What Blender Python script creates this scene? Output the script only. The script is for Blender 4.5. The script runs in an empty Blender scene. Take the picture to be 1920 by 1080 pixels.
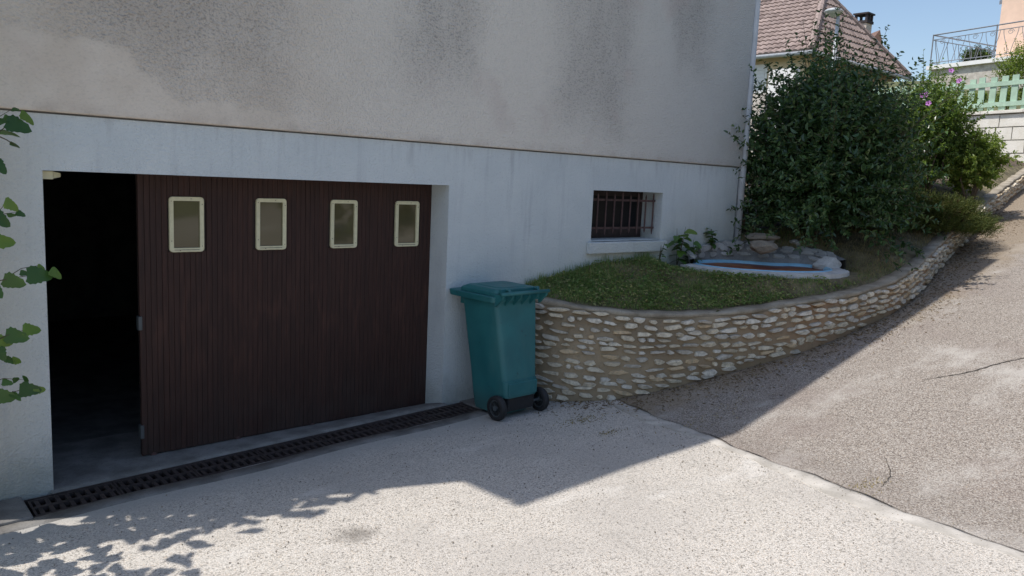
import bpy, math, random
import numpy as np
from mathutils import Vector, Matrix

random.seed(7)
rng = np.random.default_rng(11)
scene = bpy.context.scene
COL = scene.collection
PI = math.pi

# ------------------------------------------------------------------ camera
cam_d = bpy.data.cameras.new("camera")
cam = bpy.data.objects.new("camera", cam_d)
COL.objects.link(cam)
cam_d.sensor_width = 36.0
cam_d.lens = 1480.03 / 1920 * 36.0
cam_d.clip_start = 0.05
cam_d.clip_end = 2000
_r = Vector((0.75133994, -0.65839649, 0.04474769))
_u = Vector((0.0558966, 0.13105857, 0.98979757))
_w = Vector((0.65754381, 0.7411732, -0.13527166))
CAMP = Vector((-1.07935, -5.68352, 2.07063))
cam.matrix_world = Matrix(((_r.x, _u.x, -_w.x, CAMP.x), (_r.y, _u.y, -_w.y, CAMP.y),
                           (_r.z, _u.z, -_w.z, CAMP.z), (0, 0, 0, 1)))
scene.camera = cam

# ------------------------------------------------------------------ sky, sun, exposure
SUN = Vector((-0.4555, 0.2457, 1.0)).normalized()        # towards the sun
elev = math.asin(SUN.z)
azim = math.atan2(SUN.x, SUN.y)
world = bpy.data.worlds.new("World")
scene.world = world
world.use_nodes = True
wt = world.node_tree
wt.nodes.clear()
sky = wt.nodes.new("ShaderNodeTexSky")
sky.sky_type = 'NISHITA'
sky.sun_disc = False
sky.sun_elevation = elev
sky.sun_rotation = azim
sky.altitude = 100
sky.air_density = 1.0
sky.dust_density = 1.3
sky.ozone_density = 1.0
bg = wt.nodes.new("ShaderNodeBackground")
bg.inputs["Strength"].default_value = 0.15
wo = wt.nodes.new("ShaderNodeOutputWorld")
wt.links.new(sky.outputs[0], bg.inputs[0])
wt.links.new(bg.outputs[0], wo.inputs[0])

sun_d = bpy.data.lights.new("sun", 'SUN')
sun_d.energy = 3.9
sun_d.angle = math.radians(0.53)
sun_d.color = (1.0, 0.955, 0.89)
sun = bpy.data.objects.new("sun", sun_d)
COL.objects.link(sun)
sun.rotation_euler = (-SUN).to_track_quat('-Z', 'Y').to_euler()
sun.location = (-8, 6, 20)

scene.view_settings.view_transform = 'Standard'
scene.view_settings.look = 'None'
scene.view_settings.exposure = 0.12
scene.view_settings.gamma = 1.0

# ================================================================== helpers
def tag(o, label=None, cat=None, group=None, kind=None):
    if label: o["label"] = label
    if cat: o["category"] = cat
    if group: o["group"] = group
    if kind: o["kind"] = kind
    return o

def empty(name, loc, label=None, cat=None, group=None):
    o = bpy.data.objects.new(name, None)
    o.empty_display_size = 0.1
    o.location = loc
    COL.objects.link(o)
    return tag(o, label, cat, group)

def world_loc(o):
    v = Vector(o.location)
    p = o.parent
    return v

WL = {}
def adopt(o, parent):
    """parent o while keeping its coordinates in world space (parents are never rotated)"""
    if parent is None:
        return o
    o.parent = parent
    off = WL.get(parent.name, Vector(parent.location) if parent.type == 'EMPTY' else Vector((0, 0, 0)))
    o.matrix_parent_inverse = Matrix.Translation(-off)
    return o

def new_obj(name, me, mat=None, parent=None, loc=None, rot=None, scl=None):
    o = bpy.data.objects.new(name, me)
    COL.objects.link(o)
    if mat is not None and not me.materials:
        me.materials.append(mat)
    if loc is not None: o.location = loc
    if rot is not None: o.rotation_euler = rot
    if scl is not None: o.scale = scl
    adopt(o, parent)
    return o

def np_mesh(name, V, F, smooth=False):
    """V (n,3), F (m,k) arrays of one face size"""
    V = np.asarray(V, np.float32); F = np.asarray(F, np.int32)
    me = bpy.data.meshes.new(name)
    me.vertices.add(len(V)); me.vertices.foreach_set("co", V.ravel())
    m, k = F.shape
    me.loops.add(m * k); me.loops.foreach_set("vertex_index", F.ravel())
    me.polygons.add(m)
    me.polygons.foreach_set("loop_start", np.arange(0, m * k, k, dtype=np.int32))
    me.polygons.foreach_set("use_smooth", np.full(m, smooth, dtype=bool))
    me.update(calc_edges=True)
    me.validate()
    return me

class MB:
    def __init__(s): s.v = []; s.f = []
    def add(s, vs, fs):
        b = len(s.v); s.v += [tuple(v) for v in vs]; s.f += [tuple(i + b for i in f) for f in fs]; return s
    def box(s, x0, x1, y0, y1, z0, z1):
        return s.add([(x0,y0,z0),(x1,y0,z0),(x1,y1,z0),(x0,y1,z0),(x0,y0,z1),(x1,y0,z1),(x1,y1,z1),(x0,y1,z1)],
                     [(0,3,2,1),(4,5,6,7),(0,1,5,4),(1,2,6,5),(2,3,7,6),(3,0,4,7)])
    def bar(s, a, b, w, h, up=(0,0,1)):
        """box beam from a to b, width w (sideways), height h (along up)"""
        a = Vector(a); b = Vector(b); d = (b - a).normalized(); up = Vector(up)
        sd = d.cross(up)
        if sd.length < 1e-5: sd = d.cross(Vector((1,0,0)))
        sd.normalize(); u2 = sd.cross(d)
        vs = []
        for p in (a, b):
            for i, j in ((-1,-1),(1,-1),(1,1),(-1,1)):
                vs.append(p + sd * (i * w / 2) + u2 * (j * h / 2))
        return s.add(vs, [(0,1,2,3),(7,6,5,4),(0,4,5,1),(1,5,6,2),(2,6,7,3),(3,7,4,0)])
    def tube(s, pts, r, n=8, cap=True):
        pts = [Vector(p) for p in pts]
        rr = r if isinstance(r, (list, tuple)) else [r] * len(pts)
        b = len(s.v); prev = None
        for i, p in enumerate(pts):
            d = (pts[min(i+1, len(pts)-1)] - pts[max(i-1, 0)]).normalized()
            if prev is None:
                x = d.cross(Vector((0,0,1)))
                if x.length < 1e-3: x = d.cross(Vector((1,0,0)))
            else:
                x = prev - d * prev.dot(d)
            x.normalize(); prev = x; y = d.cross(x)
            for k in range(n):
                a = 2 * PI * k / n
                s.v.append(tuple(p + (x * math.cos(a) + y * math.sin(a)) * rr[i]))
        for i in range(len(pts) - 1):
            for k in range(n):
                q = (k + 1) % n
                s.f.append((b+i*n+k, b+i*n+q, b+(i+1)*n+q, b+(i+1)*n+k))
        if cap:
            s.f.append(tuple(b + k for k in range(n))[::-1])
            s.f.append(tuple(b + (len(pts)-1)*n + k for k in range(n)))
        return s
    def loft(s, rings, cap0=True, cap1=True):
        b = len(s.v); n = len(rings[0])
        for r in rings: s.v += [tuple(q) for q in r]
        for i in range(len(rings) - 1):
            for k in range(n):
                q = (k + 1) % n
                s.f.append((b+i*n+k, b+i*n+q, b+(i+1)*n+q, b+(i+1)*n+k))
        if cap0: s.f.append(tuple(b + k for k in range(n))[::-1])
        if cap1: s.f.append(tuple(b + (len(rings)-1)*n + k for k in range(n)))
        return s
    def mesh(s, name, smooth=False):
        me = bpy.data.meshes.new(name); me.from_pydata(s.v, [], s.f)
        if smooth: me.polygons.foreach_set("use_smooth", [True] * len(me.polygons))
        me.update(); return me
    def build(s, name, mat, parent=None, smooth=False, bevel=0, seg=2, **kw):
        o = new_obj(name, s.mesh(name, smooth), mat, parent, **kw)
        if bevel:
            m = o.modifiers.new("bevel", 'BEVEL'); m.width = bevel; m.segments = seg
            m.limit_method = 'ANGLE'; m.angle_limit = math.radians(35)
        return o

def lerp(a, b, t): return a + (b - a) * t

# ------------------------------------------------------------------ material kit
class NT:
    def __init__(s, name):
        s.m = bpy.data.materials.new(name); s.m.use_nodes = True
        s.t = s.m.node_tree; s.t.nodes.clear()
        s.out = s.n('ShaderNodeOutputMaterial')
    def n(s, typ, **kw):
        nd = s.t.nodes.new(typ)
        for k, v in kw.items(): setattr(nd, k, v)
        return nd
    def set(s, sock, v):
        if isinstance(v, bpy.types.NodeSocket): s.t.links.new(v, sock)
        elif isinstance(v, (tuple, list)) and len(v) == 3 and sock.type == 'RGBA': sock.default_value = (*v, 1)
        else: sock.default_value = v
    def pos(s):
        if not hasattr(s, '_p'): s._p = s.n('ShaderNodeNewGeometry')
        return s._p.outputs['Position']
    def island(s):
        s.pos(); return s._p.outputs['Random Per Island']
    def objrand(s): return s.n('ShaderNodeObjectInfo').outputs['Random']
    def local(s): return s.n('ShaderNodeTexCoord').outputs['Object']
    def xyz(s, v=None):
        nd = s.n('ShaderNodeSeparateXYZ'); s.set(nd.inputs[0], v or s.pos()); return nd.outputs
    def scalev(s, v, sc):
        nd = s.n('ShaderNodeVectorMath', operation='MULTIPLY'); s.set(nd.inputs[0], v); nd.inputs[1].default_value = sc
        return nd.outputs[0]
    def noise(s, scale, detail=3, rough=.55, v=None, dist=0):
        nd = s.n('ShaderNodeTexNoise'); s.set(nd.inputs['Vector'], v or s.pos())
        nd.inputs['Scale'].default_value = scale; nd.inputs['Detail'].default_value = detail
        nd.inputs['Roughness'].default_value = rough; nd.inputs['Distortion'].default_value = dist
        return nd.outputs['Fac']
    def vor(s, scale, v=None, feature='F1', out='Distance', rnd=1.0):
        nd = s.n('ShaderNodeTexVoronoi', feature=feature); s.set(nd.inputs['Vector'], v or s.pos())
        nd.inputs['Scale'].default_value = scale; nd.inputs['Randomness'].default_value = rnd
        return nd.outputs[out]
    def math(s, op, a, b=0.0, clamp=False):
        nd = s.n('ShaderNodeMath', operation=op, use_clamp=clamp); s.set(nd.inputs[0], a); s.set(nd.inputs[1], b)
        return nd.outputs[0]
    def rng(s, v, a, b, c=0.0, d=1.0, smooth=True):
        nd = s.n('ShaderNodeMapRange', interpolation_type='SMOOTHSTEP' if smooth else 'LINEAR')
        for k, q in zip(range(5), (v, a, b, c, d)): s.set(nd.inputs[k], q)
        return nd.outputs[0]
    def ramp(s, fac, stops, interp='LINEAR'):
        nd = s.n('ShaderNodeValToRGB'); cr = nd.color_ramp; cr.interpolation = interp
        while len(cr.elements) < len(stops): cr.elements.new(0.5)
        for e, (p, c) in zip(cr.elements, stops): e.position = p; e.color = (*c, 1)
        s.set(nd.inputs[0], fac); return nd.outputs[0]
    def mix(s, fac, a, b, mode='MIX'):
        nd = s.n('ShaderNodeMix', data_type='RGBA', blend_type=mode)
        s.set(nd.inputs[0], fac); s.set(nd.inputs[6], a); s.set(nd.inputs[7], b); return nd.outputs[2]
    def bump(s, h, strength=.5, dist=.01):
        nd = s.n('ShaderNodeBump'); nd.inputs['Strength'].default_value = 1.0
        s.set(nd.inputs['Strength'], strength); nd.inputs['Distance'].default_value = dist
        s.set(nd.inputs['Height'], h); return nd.outputs[0]
    def pbr(s, col, rough=.8, normal=None, metal=0, spec=.5, **kw):
        b = s.n('ShaderNodeBsdfPrincipled')
        s.set(b.inputs['Base Color'], col); s.set(b.inputs['Roughness'], rough)
        b.inputs['Metallic'].default_value = metal; b.inputs['Specular IOR Level'].default_value = spec
        if normal is not None: s.set(b.inputs['Normal'], normal)
        for k, v in kw.items(): s.set(b.inputs[k], v)
        s.t.links.new(b.outputs[0], s.out.inputs[0]); s.b = b
        return s.m

def simple(name, col, rough=.6, var=.12, scale=12, metal=0, spec=.5, bump=0, bscale=60, bdist=.003):
    t = NT(name)
    f = t.noise(scale, 4)
    c = t.mix(t.rng(f, .3, .7, 0, 1), tuple(max(0, q * (1 - var)) for q in col), tuple(min(1, q * (1 + var)) for q in col))
    nm = t.bump(t.noise(bscale, 3), bump, bdist) if bump else None
    return t.pbr(c, rough, nm, metal, spec)

def leaf_mat(name, stops, trans=.35, rough=.45, spec=.4, per_obj=False):
    t = NT(name)
    c = t.ramp(t.objrand() if per_obj else t.island(), stops)
    c = t.mix(t.rng(t.noise(3.0, 2), .4, .7, 0, .3), c, tuple(q * .7 for q in stops[0][1]))
    b = t.n('ShaderNodeBsdfPrincipled'); t.set(b.inputs['Base Color'], c)
    b.inputs['Roughness'].default_value = rough; b.inputs['Specular IOR Level'].default_value = spec
    tr = t.n('ShaderNodeBsdfTranslucent'); t.set(tr.inputs[0], t.mix(1.0, c, (1.0, 1.05, .45), 'MULTIPLY'))
    mx = t.n('ShaderNodeMixShader'); mx.inputs[0].default_value = trans
    t.t.links.new(b.outputs[0], mx.inputs[1]); t.t.links.new(tr.outputs[0], mx.inputs[2])
    t.t.links.new(mx.outputs[0], t.out.inputs[0])
    return t.m

# ------------------------------------------------------------------ terrain functions
def slab_edge_x(y):                       # seam between the pale apron and the driveway
    return np.interp(y, [-9, -4.58, -3.12, -.98, 0, 2], [2.5, 3.56, 3.93, 4.54, 4.75, 5.2])
def G(x, y):
    x = np.asarray(x, float); y = np.asarray(y, float)
    return (.06 * np.clip(-y - .4, 0, 14) + .18 * np.clip(x - slab_edge_x(y) * .25 - 4.55 * .75, 0, 26)
            + .03 * np.clip(x - 3.16, -3.6, 0))
WP = np.array([(3.98, .05), (4.0, -.22), (4.14, -.56), (4.65, -.88), (5.05, -1.11), (5.88, -1.45), (6.51, -1.67),
               (7.39, -1.80), (8.63, -1.83), (11.2, -1.33), (15.2, -.62), (18.9, -.1)])
WZ = np.array([.97, .97, .95, .885, .87, .905, .985, 1.04, 1.22, 1.62, 2.27, 2.9])
def catmull(P, m):
    P = np.asarray(P, float); n = len(P); out = []
    Q = np.vstack([2 * P[0] - P[1], P, 2 * P[-1] - P[-2]])
    for i in range(n - 1):
        p0, p1, p2, p3 = Q[i:i+4]
        for k in range(m):
            t = k / m
            out.append(.5 * ((2*p1) + (-p0+p2)*t + (2*p0-5*p1+4*p2-p3)*t*t + (-p0+3*p1-3*p2+p3)*t**3))
    out.append(P[-1]); return np.array(out)
WS = catmull(np.c_[WP, WZ], 12)
_seg = np.r_[0, np.cumsum(np.linalg.norm(np.diff(WS[:, :2], axis=0), axis=1))]
WLEN = _seg[-1]
_fs = np.linspace(0, WLEN, 260)
WXYZ = np.c_[[np.interp(_fs, _seg, WS[:, k]) for k in range(3)]].T
def wall_at(s):
    p = np.array([np.interp(s, _fs, WXYZ[:, k]) for k in range(3)])
    a = np.array([np.interp(s - .06, _fs, WXYZ[:, k]) for k in range(3)])
    b = np.array([np.interp(s + .06, _fs, WXYZ[:, k]) for k in range(3)])
    d = b - a; L = math.hypot(d[0], d[1]) or 1
    t = d[:2] / L; nrm = np.array([t[1], -t[0]])          # outwards
    return p, t, nrm, d[2] / L
_inner = np.array([(wall_at(s)[0][:2] - wall_at(s)[2] * .125) for s in np.linspace(.3, WLEN, 120)])
_innz = np.array([wall_at(s)[0][2] for s in np.linspace(.3, WLEN, 120)])
def wall_y(x): return np.interp(x, _inner[:, 0], _inner[:, 1])
def wall_z(x): return np.interp(x, _inner[:, 0], _innz)
PZ = 1.205
_th = np.radians(180 - np.arange(80) * 4.5)               # left end, round the back, right end, front
_bb = .57 * np.sin(_th) * (1 - .42 * np.exp(-((_th - math.radians(66)) / .42) ** 2))
POND = np.array([7.26, -.70]) + np.outer(.80 * np.cos(_th), (.85, -.53)) + np.outer(_bb, (.53, .85))
PC = POND.mean(0)
def in_pond(x, y, grow=1.0):
    a = np.arctan2(y - PC[1], x - PC[0]); r = np.hypot(x - PC[0], y - PC[1])
    pa = np.arctan2(POND[:, 1] - PC[1], POND[:, 0] - PC[0]); pr = np.hypot(POND[:, 0] - PC[0], POND[:, 1] - PC[1])
    o = np.argsort(pa); return r < grow * np.interp(a, pa[o], pr[o], period=2 * PI)
def pond_ratio(x, y):
    a = np.arctan2(y - PC[1], x - PC[0]); r = np.hypot(x - PC[0], y - PC[1])
    pa = np.arctan2(POND[:, 1] - PC[1], POND[:, 0] - PC[0]); pr = np.hypot(POND[:, 0] - PC[0], POND[:, 1] - PC[1])
    o = np.argsort(pa); return r / np.interp(a, pa[o], pr[o], period=2 * PI)
def garden(x, y):
    x = np.asarray(x, float); y = np.asarray(y, float)
    yw = wall_y(x); zt = wall_z(x) - .015
    zh = np.interp(x, [4, 5, 6.2, 7.5, 9, 12, 16, 19, 24], [1.06, 1.22, 1.3, 1.45, 1.66, 1.98, 2.62, 3.05, 3.4])
    t = np.clip((y - yw) / np.maximum(.25, .05 - yw), 0, 1)
    z = zt + (zh - zt) * (t ** .8) + .04 * np.clip(y, 0, 9)
    z = z + .018 * np.sin(x * 5.1 + y * 3.3) * np.sin(y * 4.7 - x * 2.1) * np.clip(t * 4, 0, 1)
    w_ = np.clip((1.95 - pond_ratio(x, y)) / .4, 0, 1) * np.clip((y - yw) / .13, 0, 1); w_ = w_ * w_ * (3 - 2 * w_)
    z = z + (PZ - .05 - z) * w_
    return np.where(in_pond(x, y, 1.04), np.minimum(z, 1.0), z)

# ------------------------------------------------------------------ materials
def mat_upper():
    t = NT("upper render coat"); x, y, z = t.xyz()
    nb = t.noise(1.6, 4)
    wob = t.math('MULTIPLY', t.math('SUBTRACT', nb, .5), .55)
    edge = t.rng(x, .1, 1.0, 2.83, 2.48)
    h = t.math('ADD', t.math('SUBTRACT', z, edge), wob)
    rough_m = t.math('MAXIMUM', t.rng(h, -.01, .05), t.rng(x, .9, 2.2))
    cols = None
    for cx, w, z0 in ((.85, .85, 2.3), (2.95, .45, 2.5), (4.95, .62, 2.3), (6.5, .4, 3.1)):
        d = t.math('ABSOLUTE', t.math('SUBTRACT', x, t.math('ADD', cx, t.math('MULTIPLY', wob, .9))))
        g = t.math('MULTIPLY', t.rng(d, w * .45, w * 1.25, 1, 0), t.rng(t.math('ADD', z, wob), z0, z0 + .75))
        cols = g if cols is None else t.math('MAXIMUM', cols, g)
    streak = t.noise(2.2, 5, .6, v=t.scalev(t.pos(), (1.3, 1, .6)))
    stain = t.math('MULTIPLY', cols, t.rng(streak, .3, .62, .55, 1))
    stain = t.math('MULTIPLY', stain, t.rng(h, -.03, .06))
    base = t.mix(t.rng(t.noise(2.4, 4), .3, .7), (.67, .575, .48), (.75, .66, .565))
    base = t.mix(t.math('MULTIPLY', t.rng(x, .9, 3.0), .85), base, t.mix(t.rng(x, 3.5, 7.6), (.82, .75, .665), (.56, .555, .535)))
    c = t.mix(t.math('MULTIPLY', stain, .30), base, (.34, .305, .285))
    pit = t.rng(t.noise(46, 3, .6, v=t.scalev(t.pos(), (1, 1, 1.6))), .50, .66)
    c = t.mix(t.math('MULTIPLY', pit, t.math('ADD', t.math('MULTIPLY', stain, .36), .10)), c, (.18, .155, .14))
    pk = t.math('MULTIPLY', t.rng(t.noise(1.3, 3, v=t.scalev(t.pos(), (1.2, 1, 1))), .56, .72), .30)
    c = t.mix(pk, c, (.60, .48, .435))
    low = t.math('MULTIPLY', t.rng(z, 2.46, 2.36), t.rng(t.noise(5, 4), .35, .7))
    c = t.mix(t.math('MULTIPLY', low, .45), c, (.46, .38, .32))
    hh = t.math('ADD', t.noise(42, 4, .6), t.math('MULTIPLY', t.vor(60), .5))
    st = t.math('ADD', t.math('MULTIPLY', rough_m, .45), t.math('ADD', .32, t.math('MULTIPLY', stain, .25)))
    return t.pbr(c, .95, t.bump(hh, st, .02), spec=.15)
def mat_lower():
    t = NT("painted plinth render"); x, y, z = t.xyz()
    base = t.mix(t.rng(t.noise(1.7, 5), .3, .7), (.60, .635, .645), (.665, .695, .695))
    base = t.mix(t.rng(x, .25, -.5, 0, .85), base, (.53, .49, .42))
    st = t.noise(4, 4, v=t.scalev(t.pos(), (2.6, 1, .22)))
    c = t.mix(t.math('MULTIPLY', t.rng(st, .52, .75), .38), base, (.40, .42, .45))
    zg = t.rng(x, 3.6, 8.0, .75, 1.5)
    low = t.rng(t.math('ADD', t.math('SUBTRACT', z, zg), t.math('MULTIPLY', t.noise(3, 4), .5)), .15, 1.0, 1, 0)
    low = t.math('MULTIPLY', low, t.rng(x, 3.1, 4.2))
    c = t.mix(t.math('MULTIPLY', low, .55), c, (.50, .50, .42))
    foot = t.rng(t.math('ADD', z, t.math('MULTIPLY', t.noise(6, 4), .5)), .05, .62, .7, 0)
    c = t.mix(t.math('MULTIPLY', foot, t.rng(x, 3.8, 4.2, 1, 0)), c, (.30, .31, .27))
    drip = t.math('MULTIPLY', t.rng(z, 2.36, 2.05, 1, 0), t.rng(t.noise(7, 3, v=t.scalev(t.pos(), (2, 1, .3))), .5, .75))
    c = t.mix(t.math('MULTIPLY', drip, .4), c, (.33, .33, .35))
    pit = t.rng(t.noise(62, 2), .60, .72)
    c = t.mix(t.math('MULTIPLY', pit, .28), c, (.26, .27, .28))
    hh = t.math('ADD', t.noise(48, 4, .55), t.math('MULTIPLY', t.vor(75), .4))
    return t.pbr(c, .9, t.bump(hh, .55, .018), spec=.2)
def mat_apron():
    t = NT("washed gravel concrete"); x, y, z = t.xyz()
    cell = t.vor(150, out='Color'); sep = t.n('ShaderNodeSeparateColor'); t.set(sep.inputs[0], cell); r = sep.outputs[0]
    c = t.ramp(r, [(0, (.33, .295, .255)), (.10, (.48, .44, .385)), (.3, (.575, .53, .47)), (.62, (.64, .595, .535)), (.9, (.72, .675, .615)), (1, (.62, .51, .40))])
    gap = t.rng(t.vor(150), .45, .75)
    c = t.mix(t.math('MULTIPLY', gap, .45), c, (.26, .245, .23))
    pit = t.rng(t.noise(66, 3, .6), .56, .65)
    c = t.mix(t.math('MULTIPLY', pit, .72), c, (.14, .127, .11))
    big = t.noise(.9, 5)
    c = t.mix(t.rng(big, .44, .68, 0, .5), c, (.42, .39, .355))
    c = t.mix(t.rng(t.noise(2.6, 6, .65, v=t.scalev(t.pos(), (1, .45, 1))), .55, .75, 0, .42), c, (.36, .335, .30))
    c = t.mix(t.rng(t.noise(1.7, 5, .6, v=t.scalev(t.pos(), (.5, 1.3, 1))), .58, .74, 0, .45), c, (.74, .71, .665))
    # oil spot and pale cement smears, each with a shape of its own
    dx = t.math('SUBTRACT', x, 1.12); dy = t.math('SUBTRACT', y, -1.95)
    d = t.math('SQRT', t.math('ADD', t.math('MULTIPLY', dx, dx), t.math('MULTIPLY', dy, dy)))
    spot = t.rng(t.math('ADD', d, t.math('MULTIPLY', t.noise(14, 4), .22)), .08, .30, 1, 0)
    c = t.mix(t.math('MULTIPLY', spot, .8), c, (.13, .115, .10))
    ap = t.math('MULTIPLY', t.rng(t.math('ADD', y, t.math('MULTIPLY', t.math('SUBTRACT', t.noise(2.2, 4), .5), .5)), -.85, -.5), .75)
    c = t.mix(ap, c, t.mix(t.noise(9, 4), (.33, .32, .30), (.44, .43, .41)))
    hh = t.math('SUBTRACT', t.math('MULTIPLY', t.vor(150), -1), t.math('MULTIPLY', pit, .8))
    return t.pbr(c, .9, t.bump(hh, t.rng(ap, 0, .6, .55, .2), .006), spec=.25)
def mat_drive():
    t = NT("worn brown gravel concrete"); x, y, z = t.xyz()
    cell = t.vor(120, out='Color'); sep = t.n('ShaderNodeSeparateColor'); t.set(sep.inputs[0], cell); r = sep.outputs[0]
    c = t.ramp(r, [(0, (.11, .093, .08)), (.16, (.222, .192, .164)), (.42, (.318, .28, .242)), (.7, (.40, .36, .316)), (.92, (.52, .483, .437)), (1, (.37, .29, .22))])
    gap = t.rng(t.vor(120), .42, .75)
    c = t.mix(t.math('MULTIPLY', gap, .55), c, (.17, .14, .125))
    worn = t.noise(1.1, 6, .62, v=t.scalev(t.pos(), (.6, 1.2, 1)))
    c = t.mix(t.rng(worn, .50, .70, 0, .75), c, (.53, .50, .46))
    c = t.mix(t.rng(t.noise(.7, 4), .48, .7, 0, .5), c, (.23, .185, .165))
    # straw and earth trodden in along the stone wall
    n2 = t.noise(3, 5)
    yw = t.rng(x, 4.5, 8.5, -1.15, -1.85, smooth=False)
    dd = t.math('ADD', t.math('SUBTRACT', y, yw), t.math('MULTIPLY', t.math('SUBTRACT', n2, .5), .9))
    c = t.mix(t.math('MULTIPLY', t.rng(dd, -.55, -.05), .6), c, t.mix(t.noise(70, 3), (.15, .11, .07), (.36, .28, .18)))
    hh = t.math('MULTIPLY', t.vor(120), -1)
    return t.pbr(c, .92, t.bump(hh, .6, .008), spec=.2)
def mat_cement(name, a, b, bs=.3):
    t = NT(name)
    c = t.mix(t.rng(t.noise(5, 5), .3, .7), a, b)
    c = t.mix(t.rng(t.noise(60, 3), .58, .7, 0, .5), c, tuple(q * .5 for q in a))
    return t.pbr(c, .92, t.bump(t.noise(45, 5, .6), bs, .01), spec=.2)
M = {}
M['upper'] = mat_upper(); M['lower'] = mat_lower(); M['apron'] = mat_apron(); M['drive'] = mat_drive()
M['cement'] = mat_cement("smooth cement", (.36, .335, .30), (.55, .515, .47))
M['cement_dark'] = mat_cement("dirty cement", (.14, .132, .124), (.25, .24, .228), .5)
M['coping'] = mat_cement("lichen stained coping", (.25, .215, .165), (.42, .37, .295), .9)
def mat_mortar():
    t = NT("earthy mortar"); x, y, z = t.xyz()
    c = t.mix(t.rng(t.noise(2.2, 5), .3, .7), (.30, .225, .145), (.42, .325, .215))
    c = t.mix(t.math('MULTIPLY', t.rng(t.noise(1.0, 3), .4, .65), t.rng(x, 5.0, 6.4)), c, (.40, .255, .155))
    c = t.mix(t.rng(t.noise(28, 4), .55, .75, 0, .5), c, (.18, .15, .11))
    return t.pbr(c, .96, t.bump(t.noise(38, 5, .65), .7, .015), spec=.1)
M['mortar'] = mat_mortar()
def mat_stone():
    t = NT("limestone rubble"); r = t.objrand()
    c = t.ramp(r, [(0, (.74, .65, .50)), (.22, (.82, .73, .57)), (.5, (.72, .55, .35)), (.6, (.80, .74, .63)), (.8, (.66, .61, .53)), (1, (.78, .65, .46))], 'CONSTANT')
    c = t.mix(t.rng(t.noise(22, 5), .35, .7, 0, .6), c, (.36, .31, .24))
    c = t.mix(t.rng(t.noise(70, 3), .60, .72, 0, .6), c, (.19, .17, .14))
    return t.pbr(c, .9, t.bump(t.noise(48, 5, .6), .8, .012), spec=.15)
M['stone'] = mat_stone()
M['pondstone'] = mat_cement("grey whitewashed stone", (.36, .35, .335), (.54, .525, .50), .6)
M['pondmortar'] = mat_cement("grey pond mortar", (.22, .215, .21), (.33, .325, .32), .7)
M['pondrim'] = mat_cement("pale pond cement", (.46, .45, .43), (.64, .625, .60), .4)
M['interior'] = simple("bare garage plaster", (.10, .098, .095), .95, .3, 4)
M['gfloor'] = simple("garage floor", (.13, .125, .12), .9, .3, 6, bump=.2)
def mat_plank():
    t = NT("dark stained wood"); x, y, z = t.xyz()
    g = t.noise(9, 5, .6, v=t.scalev(t.pos(), (9, 1, .45)))
    o = t.objrand()
    c = t.mix(t.rng(g, .3, .72), (.034, .0165, .0135), (.064, .029, .022))
    c = t.mix(t.math('MULTIPLY', o, .35), c, (.028, .016, .014))
    wear = t.math('MULTIPLY', t.math('MULTIPLY', t.rng(z, .35, .85), t.rng(z, 1.4, .95)), t.rng(t.noise(4, 4, v=t.scalev(t.pos(), (3.5, 1, .7))), .48, .72))
    c = t.mix(t.math('MULTIPLY', wear, .5), c, (.105, .046, .033))
    dust = t.math('MULTIPLY', t.rng(z, .55, -.05), t.rng(t.noise(5, 4), .2, .8))
    c = t.mix(t.math('MULTIPLY', dust, .45), c, (.055, .045, .040))
    return t.pbr(c, .62, t.bump(g, .25, .004), spec=.3)
M['plank'] = mat_plank()
M['cream'] = simple("yellowed cream plastic", (.68, .63, .42), .45, .06, 30)
M['pane'] = NT("yellowed dusty pane").pbr((.085, .073, .035), .05, spec=1.0)
M['iron'] = simple("dull brown iron", (.085, .045, .042), .6, .25, 25, bump=.2)
M['darkwood'] = simple("dark brown joinery", (.035, .02, .018), .6, .2, 15)
M['blackglass'] = NT("dark window glass").pbr((.010, .010, .012), .35, spec=.2)
M['rust'] = simple("rusty cast iron", (.042, .030, .028), .75, .35, 22, bump=.4)
M['pit'] = simple("drain dirt", (.012, .011, .010), .95)
M['zinc'] = simple("white painted pipe", (.60, .62, .66), .5, .08, 5)
M['rooftile'] = simple("dark roof tile", (.20, .12, .09), .85)
def mat_bin():
    t = NT("weathered green plastic"); x, y, z = t.xyz()
    f = t.noise(5, 5)
    c = t.mix(t.rng(f, .3, .7), (.018, .130, .142), (.026, .165, .172))
    c = t.mix(t.rng(t.noise(2.2, 4, v=t.scalev(t.pos(), (2, 2, .6))), .45, .75, 0, .5), c, (.075, .19, .185))
    c = t.mix(t.rng(z, .30, .02, 0, .45), c, (.09, .12, .11))
    c = t.mix(t.rng(t.noise(9, 6, .7, v=t.scalev(t.pos(), (1, 1, .25))), .60, .70, 0, .15), c, (.12, .23, .235))
    c = t.mix(t.rng(t.noise(16, 3), .66, .72, 0, .5), c, (.02, .06, .065))
    return t.pbr(c, t.rng(f, .2, .8, .42, .58), t.bump(t.noise(140, 2), .06, .002), spec=.45)
M['bin'] = mat_bin()
M['rubber'] = simple("black rubber", (.018, .018, .020), .7, .2, 30)
M['hub'] = simple("grey plastic hub", (.075, .085, .09), .5)
M['soil'] = simple("garden soil", (.085, .062, .042), .98, .4, 7, bump=.8, bscale=30, bdist=.02)
M['lawn'] = simple("lawn soil", (.15, .125, .07), .98, .4, 7, bump=.8, bscale=30, bdist=.02)
M['earth'] = simple("hillside", (.10, .11, .05), .98, .3, 2)
M['grass'] = leaf_mat("grass blades", [(0, (.10, .185, .05)), (.4, (.19, .29, .085)), (.75, (.28, .34, .125)), (1, (.54, .47, .24))], .3, .6, .2)
M['dry'] = leaf_mat("dry grass", [(0, (.30, .235, .12)), (.5, (.42, .34, .19)), (1, (.19, .17, .07))], .25, .8, .1)
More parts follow.
